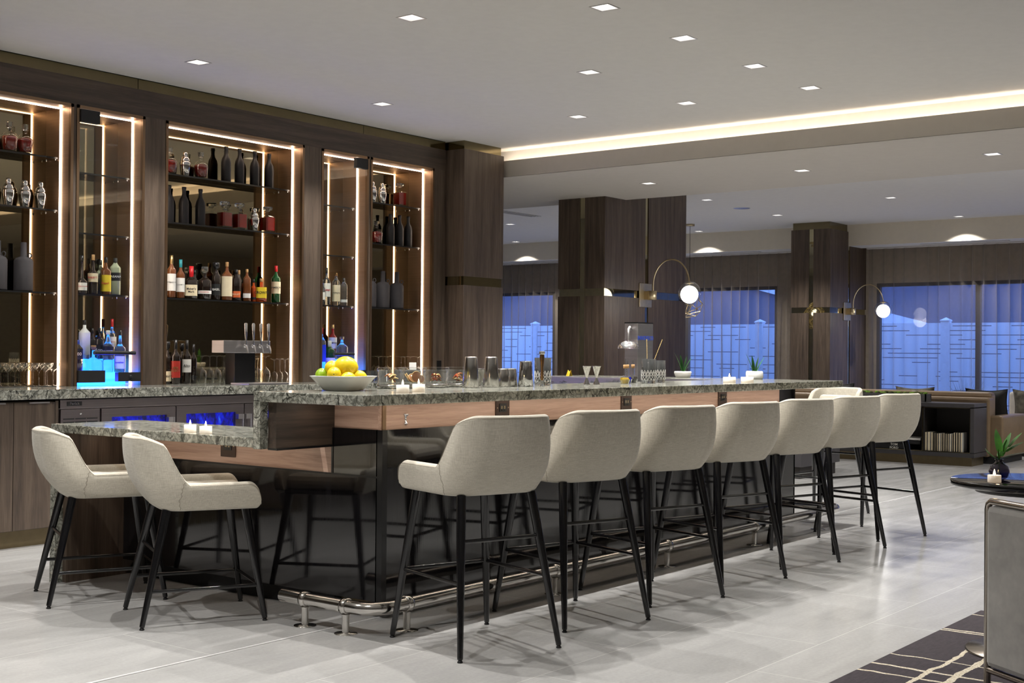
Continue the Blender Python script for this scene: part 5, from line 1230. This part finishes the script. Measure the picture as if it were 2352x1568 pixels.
def blade(mb, base, ang, lean, L_, w_, curl=.3):
    n_ = 8; l = []; r2 = []; mid = []
    d = Vector((math.cos(ang), math.sin(ang), 0)); side = Vector((-d.y, d.x, 0)); p = Vector(base)
    for k in range(n_ + 1):
        u_ = k / n_; ww_ = w_ * (math.sin(PI * min(1, .25 + u_ * .75)) ** .8 if u_ < 1 else 0)
        l.append(p + side * ww_); r2.append(p - side * ww_); mid.append(p - d * w_ * .35 * (1 - u_))
        a = lean + curl * u_; p = p + (d * math.sin(a) + Vector((0, 0, 1)) * math.cos(a)) * (L_ / n_)
    vs = [q for trip in zip(l, mid, r2) for q in trip]; fs = []
    for k in range(n_):
        o = k * 3; fs += [(o, o + 1, o + 4, o + 3), (o + 1, o + 2, o + 5, o + 4)]
    mb.add(vs, fs, True)
def pot_plant(x, y, z, label, seed, rnd_pot):
    t = thing('potted_succulent', label, 'potted plant', (x, y, z))
    if rnd_pot: MB().lathe([(0, 0), (.058, 0), (.068, .012), (.066, .05), (.060, .062), (.055, .06), (.054, .05), (0, .05)], n=28).build('pot', 'white_glaze', t)
    else: MB().lathe([(0, 0), (.052, 0), (.062, .012), (.070, .04), (.066, .05), (.06, .05), (.058, .045), (0, .045)], n=28).build('pot', 'pillow_white', t)
    MB().lathe([(.0, .048), (.055, .047)][::-1], n=16).build('soil', 'soil', t)
    rnd = random.Random(seed)
    V_ = R(-52)      # right hand direction of the view
    for k, (a, ln, L_, w_) in enumerate(((V_ + PI, .28, .17, .016), (V_ + PI + .6, .05, .14, .016), (V_, .40, .15, .017), (V_ + .3, .1, .13, .015), (V_ - .4, .7, .075, .008), (V_ + PI - .3, .5, .06, .008))):
        m2 = MB(); blade(m2, (.008 * math.cos(a), .008 * math.sin(a), .046), a, ln, L_, w_, .25); m2.build('leaf', 'leaf_dark' if k % 2 else 'leaf', t)
pot_plant(4.97, 1.30, BZ, 'small snake plant in a low white bowl left of the two far candles', 1, False)
pot_plant(4.95, .66, BZ, 'snake plant in a round white pot right of the two far candles', 2, True)

# ================================================================== LOUNGE
cs = thing('open_console', 'charcoal low console with open book bays behind the tan sofa', 'console', (10.85, 0, 0))
def bay_box(mb, x1, y0, y1, z0, z1, bays):
    mb.box(0, x1, y0, y1, z1 - .05, z1).box(0, x1, y0, y1, z0, z0 + .055)
    ys_ = [y0] + [v for b in bays for v in b] + [y1]
    for k in range(0, len(ys_), 2): mb.box(0, x1, ys_[k], ys_[k + 1], z0 + .05, z1 - .04)
    return mb
bay_box(MB(), .45, .897, 2.62, .10, .715, [(.945, 1.478), (1.50, 2.56)]).build('body', 'console', cs)
MB().box(.43, .449, .90, 2.6, .15, .68).box(.02, .43, .945, .947, .156, .66).box(.02, .43, 1.476, 1.478, .156, .66).box(.02, .43, 1.5, 1.502, .156, .66).box(.01, .43, .945, 2.56, .1545, .157).build('bay_lining', 'console_in', cs)
MB().box(-.004, .0, .940, 2.565, .657, .667).box(-.004, 0, .940, .945, .155, .662).box(-.004, 0, 1.48, 1.498, .155, .662).box(-.004, 0, .94, 2.565, .150, .157).build('bay_trim', 'cap_bronze', cs)
MB().box(.03, .44, .93, 2.6, 0, .10).build('plinth', 'toe', cs)
y = 1.473; rb = random.Random(3)
bks = [.031, .031, .029, .014, .014, .019, .021, .020, .021, .020, .021, .019, .017, .023, .022, .023, .023]
hts = [.215, .215, .215, .21, .21, .205, .205, .205, .21, .205, .205, .205, .205, .222, .222, .222, .222]
for k, (w_, h_) in enumerate(zip(bks, hts)):
    t = thing('book', '%s book from the left in the row inside the right bay of the console' % ORD[k], 'book', (10.87, y - w_, .158), 0, 'books in the console bay')
    MB().box(0, .15, .003, w_ - .005, .002, h_ - .002).build('pages', 'cream', t)
    MB().box(-.003, .155, 0, .003, 0, h_).box(-.003, .155, w_ - .005, w_ - .002, 0, h_).box(.150, .155, 0, w_ - .002, 0, h_).build('cover', 'paper' if k % 5 == 1 else 'ink', t)
    y -= w_ + .0045
def stack_book(x, y, z, w_, d, h_, cov, label, txt=None):
    t = thing('coffee_table_book', label, 'book', (x, y, z))
    MB().box(.006, d, -w_ / 2, w_ / 2 - .006, .004, h_ - .004).build('pages', 'paper', t)
    c = MB().box(0, d + .004, -w_ / 2 - .003, w_ / 2, 0, .004).box(0, d + .004, -w_ / 2 - .003, w_ / 2, h_ - .004, h_).box(0, .006, -w_ / 2 - .003, w_ / 2, 0, h_).box(0, d, -w_ / 2 - .003, -w_ / 2, 0, h_).build('cover', cov, t)
    if txt: text_mesh(txt, .040, 'paper', c, face_mtx((-.0006, -.02, h_ / 2), PI), bold=.0006)
stack_book(10.87, 1.86, .158, .42, .30, .062, 'ink', 'large black slipcase book at the bottom of the stack in the left bay', 'TOM\nFORD')
stack_book(10.88, 1.70, .2205, .34, .26, .045, 'ink', 'black book in the middle of the stack in the left bay')
stack_book(10.89, 1.66, .266, .26, .20, .034, 'paper', 'white book on top of the stack in the left bay')
pl = thing('moss_planter', 'long grey planter trough filled with green moss on the console', 'planter', (11.07, 1.93, .715))
q = MB(); q.box(-.09, .09, -.43, .43, 0, .012).box(-.09, -.075, -.43, .43, .01, .095).box(.075, .09, -.43, .43, .01, .095).box(-.09, .09, -.43, -.415, .01, .095).box(-.09, .09, .415, .43, .01, .095)
q.build('trough', 'concrete', pl)
MB().box(-.075, .075, -.415, .415, .06, .085).build('soil', 'soil', pl)
rm = random.Random(9)
for nm, mt, n_ in (('moss', 'moss', 34), ('moss', 'moss_dark', 16)):
    q = MB()
    for k in range(n_):
        q.sphere((rm.uniform(-.06, .06), rm.uniform(-.40, .40), .088 + rm.random() * .012), rm.uniform(.022, .036), 9, 5, sx=rm.uniform(.8, 1.2), sy=rm.uniform(.8, 1.3), sz=.75)
    o = q.build(nm, mt, pl); o['kind'] = 'stuff'
# second console
c3 = thing('open_console', 'dark grey low cabinet seen between the stool legs beyond the bar', 'cabinet', (8.14, 1.75, 0))
MB().box(0, .95, 0, .45, .12, .62, .004).build('body', 'console', c3); MB().box(.03, .90, .03, .42, 0, .12).build('plinth', 'console_in', c3)
MB().box(.455, .460, -.002, .001, .14, .60).build('door_gap', 'black_matte', c3)
# sofa facing the windows
sf = thing('sofa', 'tan leather sofa with its back to the console', 'sofa', (11.34, .86, 0))
MB().box(0, .20, .02, 2.9, .08, .775, .03).build('back_frame', 'leather', sf)
for k in range(3): MB().box(.17, .36, .05 + .93 * k, .97 + .93 * k, .42, .835, .045).build('back_cushion', 'leather', sf)
MB().box(.18, .95, .0, 2.9, .10, .30, .02).build('seat_frame', 'leather', sf)
for k in range(3): MB().box(.22, .96, .03 + .94 * k, .96 + .94 * k, .29, .45, .04).build('seat_cushion', 'leather', sf)
MB().box(.06, 1.0, -.12, .04, .08, .565, .025).build('arm', 'leather', sf)
MB().box(.05, .95, -.08, 2.85, 0, .08).build('base', 'black_matte', sf)
s2 = thing('sofa', 'tan leather sofa end with low arm at the right edge of the photo', 'sofa', (12.7, -1.4, 0))
MB().box(0, .95, 0, 1.9, .08, .42, .04).build('seat', 'leather', s2); MB().box(.75, .95, 0, 1.9, .08, .78, .04).build('back', 'pillow_white', s2); MB().box(0, .95, 1.7, 1.9, .1, .74, .03).build('arm', 'pillow_white', s2)
MB().box(.05, .9, .05, 1.85, 0, .08).build('base', 'black_matte', s2)
def pillow(x, y, z, w_, h_, rz, tilt, mat, label, piping=True):
    t = thing('throw_pillow', label, 'pillow', (x, y, z), rz); n_ = 14; vs = []; fs = []
    for sgn in (1, -1):
        for i in range(n_ + 1):
            for j in range(n_ + 1):
                u_, v_ = i / n_ * 2 - 1, j / n_ * 2 - 1; e = (1 - u_ ** 4) * (1 - v_ ** 4)
                px = u_ * w_ / 2 * (1 - .07 * (1 - v_ * v_) * 0 - .10 * (1 - v_ ** 2) * abs(u_)); pz = v_ * h_ / 2 * (1 - .14 * (1 - u_ ** 2) * abs(v_))
                vs.append((px, sgn * .065 * e ** .6, pz + h_ / 2))
    m_ = (n_ + 1) ** 2
    for i in range(n_):
        for j in range(n_):
            a = i * (n_ + 1) + j; fs.append((a, a + 1, a + n_ + 2, a + n_ + 1)); b = a + m_; fs.append((b, b + n_ + 1, b + n_ + 2, b + 1))
    o = MB().add(vs, fs, True).build('cushion_body', mat, t); o.rotation_euler = (tilt, 0, 0)
    if piping:
        q = []
        for k in range(4 * n_ + 1):
            s_ = k % (4 * n_); e_, r_ = divmod(s_, n_)
            i, j = ((r_, 0), (n_, r_), (n_ - r_, n_), (0, n_ - r_))[e_]; q.append(vs[i * (n_ + 1) + j])
        po = MB().tube(q, .006, 6, False).build('piping', 'black_matte', o)
pillow(12.02, 1.10, .45, .54, .42, R(-100), R(8), 'pillow_black', 'black velvet pillow with dark piping at the right end of the sofa')
pillow(11.93, 1.95, .445, .52, .44, R(-95), R(10), 'pillow_grey', 'dark tweed pillow peeking over the middle of the sofa back', False)
pillow(11.93, 3.05, .445, .50, .46, R(-70), R(10), 'pillow_black', 'black pillow at the far left end of the sofa, by the bar corner')
pillow(12.35, 3.2, .45, .30, .34, R(-80), R(25), 'pillow_white', 'white pillow corner beside the far black pillow', False)
pillow(12.98, .84, .431, .50, .42, R(-92), R(6), 'pillow_grey', 'mottled grey tweed pillow at the right edge of the photo', False)
s3 = thing('window_bench', 'pale upholstered bench by the window behind the pillows', 'bench', (12.80, .62, 0)); MB().box(0, .6, -.10, 2.2, .08, .43, .03).build('seat', 'leather', s3); MB().box(.5, .62, -.10, .62, .4, .80, .03).build('back', 'pillow_white', s3); MB().box(.05, .55, 0, 2.1, 0, .08).build('base', 'black_matte', s3)
# grasses outside the window
for k, (gx, gy) in enumerate(((18.2, 1.2), (18.2, 3.4), (18.3, -.2))):
    t = thing('grass_clump', ('ornamental grass clump outside the window behind the black pillow', 'ornamental grass clump outside the window left of the tweed pillow', 'ornamental grass clump outside at the right edge of the window')[k], 'plant', (gx, gy, -.05)); q = MB(); rr = random.Random(k)
    for _ in range(60):
        a = rr.uniform(0, 6.28); L_ = rr.uniform(.6, .95); q.tube([(0, 0, 0), (.1 * math.cos(a), .1 * math.sin(a), L_ * .6), (.28 * math.cos(a), .28 * math.sin(a), L_)], [.006, .004, .001], 4)
    o = q.build('blades', 'grass', t); o['kind'] = 'stuff'

# ================================================================== FOREGROUND RIGHT
rg = tag(MB().box(-.6, 2.45, -4.6, -1.848, 0, .013, .004).build('area_rug', 'rug'), 'plum rug with cream crossing lines in the lower right corner', 'rug')
tb = thing('round_table', 'round dark cocktail table cut by the right edge of the photo', 'table', (1.66, -2.32, .013))
MB().lathe([(0, .700), (.326, .700), (.336, .706), (.338, .724), (.334, .728), (0, .728)], n=72).build('table_top', 'dark_top', tb)
MB().lathe([(0, .676), (.235, .676), (.25, .70), (0, .70)][::-1][::-1], n=48).build('sub_top', 'black_matte', tb)
MB().lathe([(.0, .014), (.03, .014), (.028, .68), (0, .68)], n=24).build('pedestal', 'nickel', tb)
MB().lathe([(0, 0), (.272, 0), (.275, .004), (.270, .010), (.05, .016), (0, .016)], n=64).build('disc_base', 'nickel', tb)
candle(1.462, -2.215, .741, 'lit cream tea light on the round table', .027, .030)
vs_ = thing('bud_vase', 'small round smoky glass bud vase on the round table', 'vase', (1.575, -2.20, .741))
MB().lathe([(0, 0), (.018, 0), (.034, .012), (.043, .036), (.036, .060), (.017, .074), (.013, .082), (.019, .088), (.017, .088), (.011, .082), (.015, .073), (.033, .058), (.040, .036), (.031, .014), (0, .006)], n=30).build('glass_body', 'smoke', vs_)
MB().lathe([(0, .008), (.030, .014), (.0395, .034), (0, .034)], n=24).build('water', 'thin', vs_)
sg = thing('leaf_sprig', 'fresh green leafy sprig standing in the smoky vase', 'plant', (1.575, -2.20, .741))
q = MB().tube([(0, 0, .02), (0, 0, .09), (.012, -.006, .13), (.03, -.02, .17)], .0022, 6).tube([(0, 0, .02), (.004, 0, .10), (.02, -.03, .13), (.05, -.06, .15)], .0018, 6); q.build('stem', 'leaf', sg)
V_ = R(-52)
for k, (bx, by, bz, a, ln, L_, w_, cu) in enumerate(((0, 0, .085, V_ + PI, 1.15, .075, .014, -.6), (.006, 0, .12, V_ + PI + .3, .15, .095, .018, .15), (.018, -.010, .12, V_ + .2, .35, .085, .016, .2), (.0, 0, .085, V_ + 2.4, .1, .045, .007, 0),
        (.02, -.02, .12, V_, .95, .085, .017, .3), (.02, -.02, .10, V_ - .3, 1.25, .08, .014, .2), (.01, 0, .10, V_ + .9, .9, .06, .012, .3), (.03, -.03, .14, V_ - .1, .6, .08, .016, .3), (.0, 0, .09, V_ - .6, 1.3, .045, .010, .1))):
    q = MB(); blade(q, (bx, by, bz), a, ln, L_ * 1.05, w_ * 1.35, cu); q.build('leaf', 'leaf', sg)
# chair with metal frame
ch = thing('lounge_chair', 'grey velvet chair back in a brushed metal frame at the right edge', 'chair', (.683, -2.433, .013), R(54.5 + 180))
# local +x runs along the back, to the right; local +y is towards the room (seen face)
q = MB(); Zt = .735
q.tube([(0, 0, 0), (0, 0, .06), (0, 0, Zt - .03), (.004, 0, Zt - .012), (.02, 0, Zt)] + [(.02 + .5 * k / 8, 0, Zt) for k in range(1, 9)] + [(.536, 0, Zt - .012), (.54, 0, Zt - .03), (.54, 0, 0)], .0125, 14)
q.tube([(0, 0, .135), (.54, 0, .135)], .012, 14).tube([(0, 0, .135), (0, .52, .135)], .011, 12).tube([(.54, 0, .135), (.54, .52, .135)], .011, 12)
q.build('metal_frame', 'nickel', ch)
for x in (0, .54): MB().tube([(x, .52, 0), (x, .52, .42)], .0125, 12).build('leg', 'nickel', ch)
MB().box(.013, .527, -.022, .030, .150, Zt - .014, .02).build('back_panel', 'velvet', ch)
MB().box(.015, .525, .03, .54, .30, .43, .04).build('seat', 'velvet', ch)
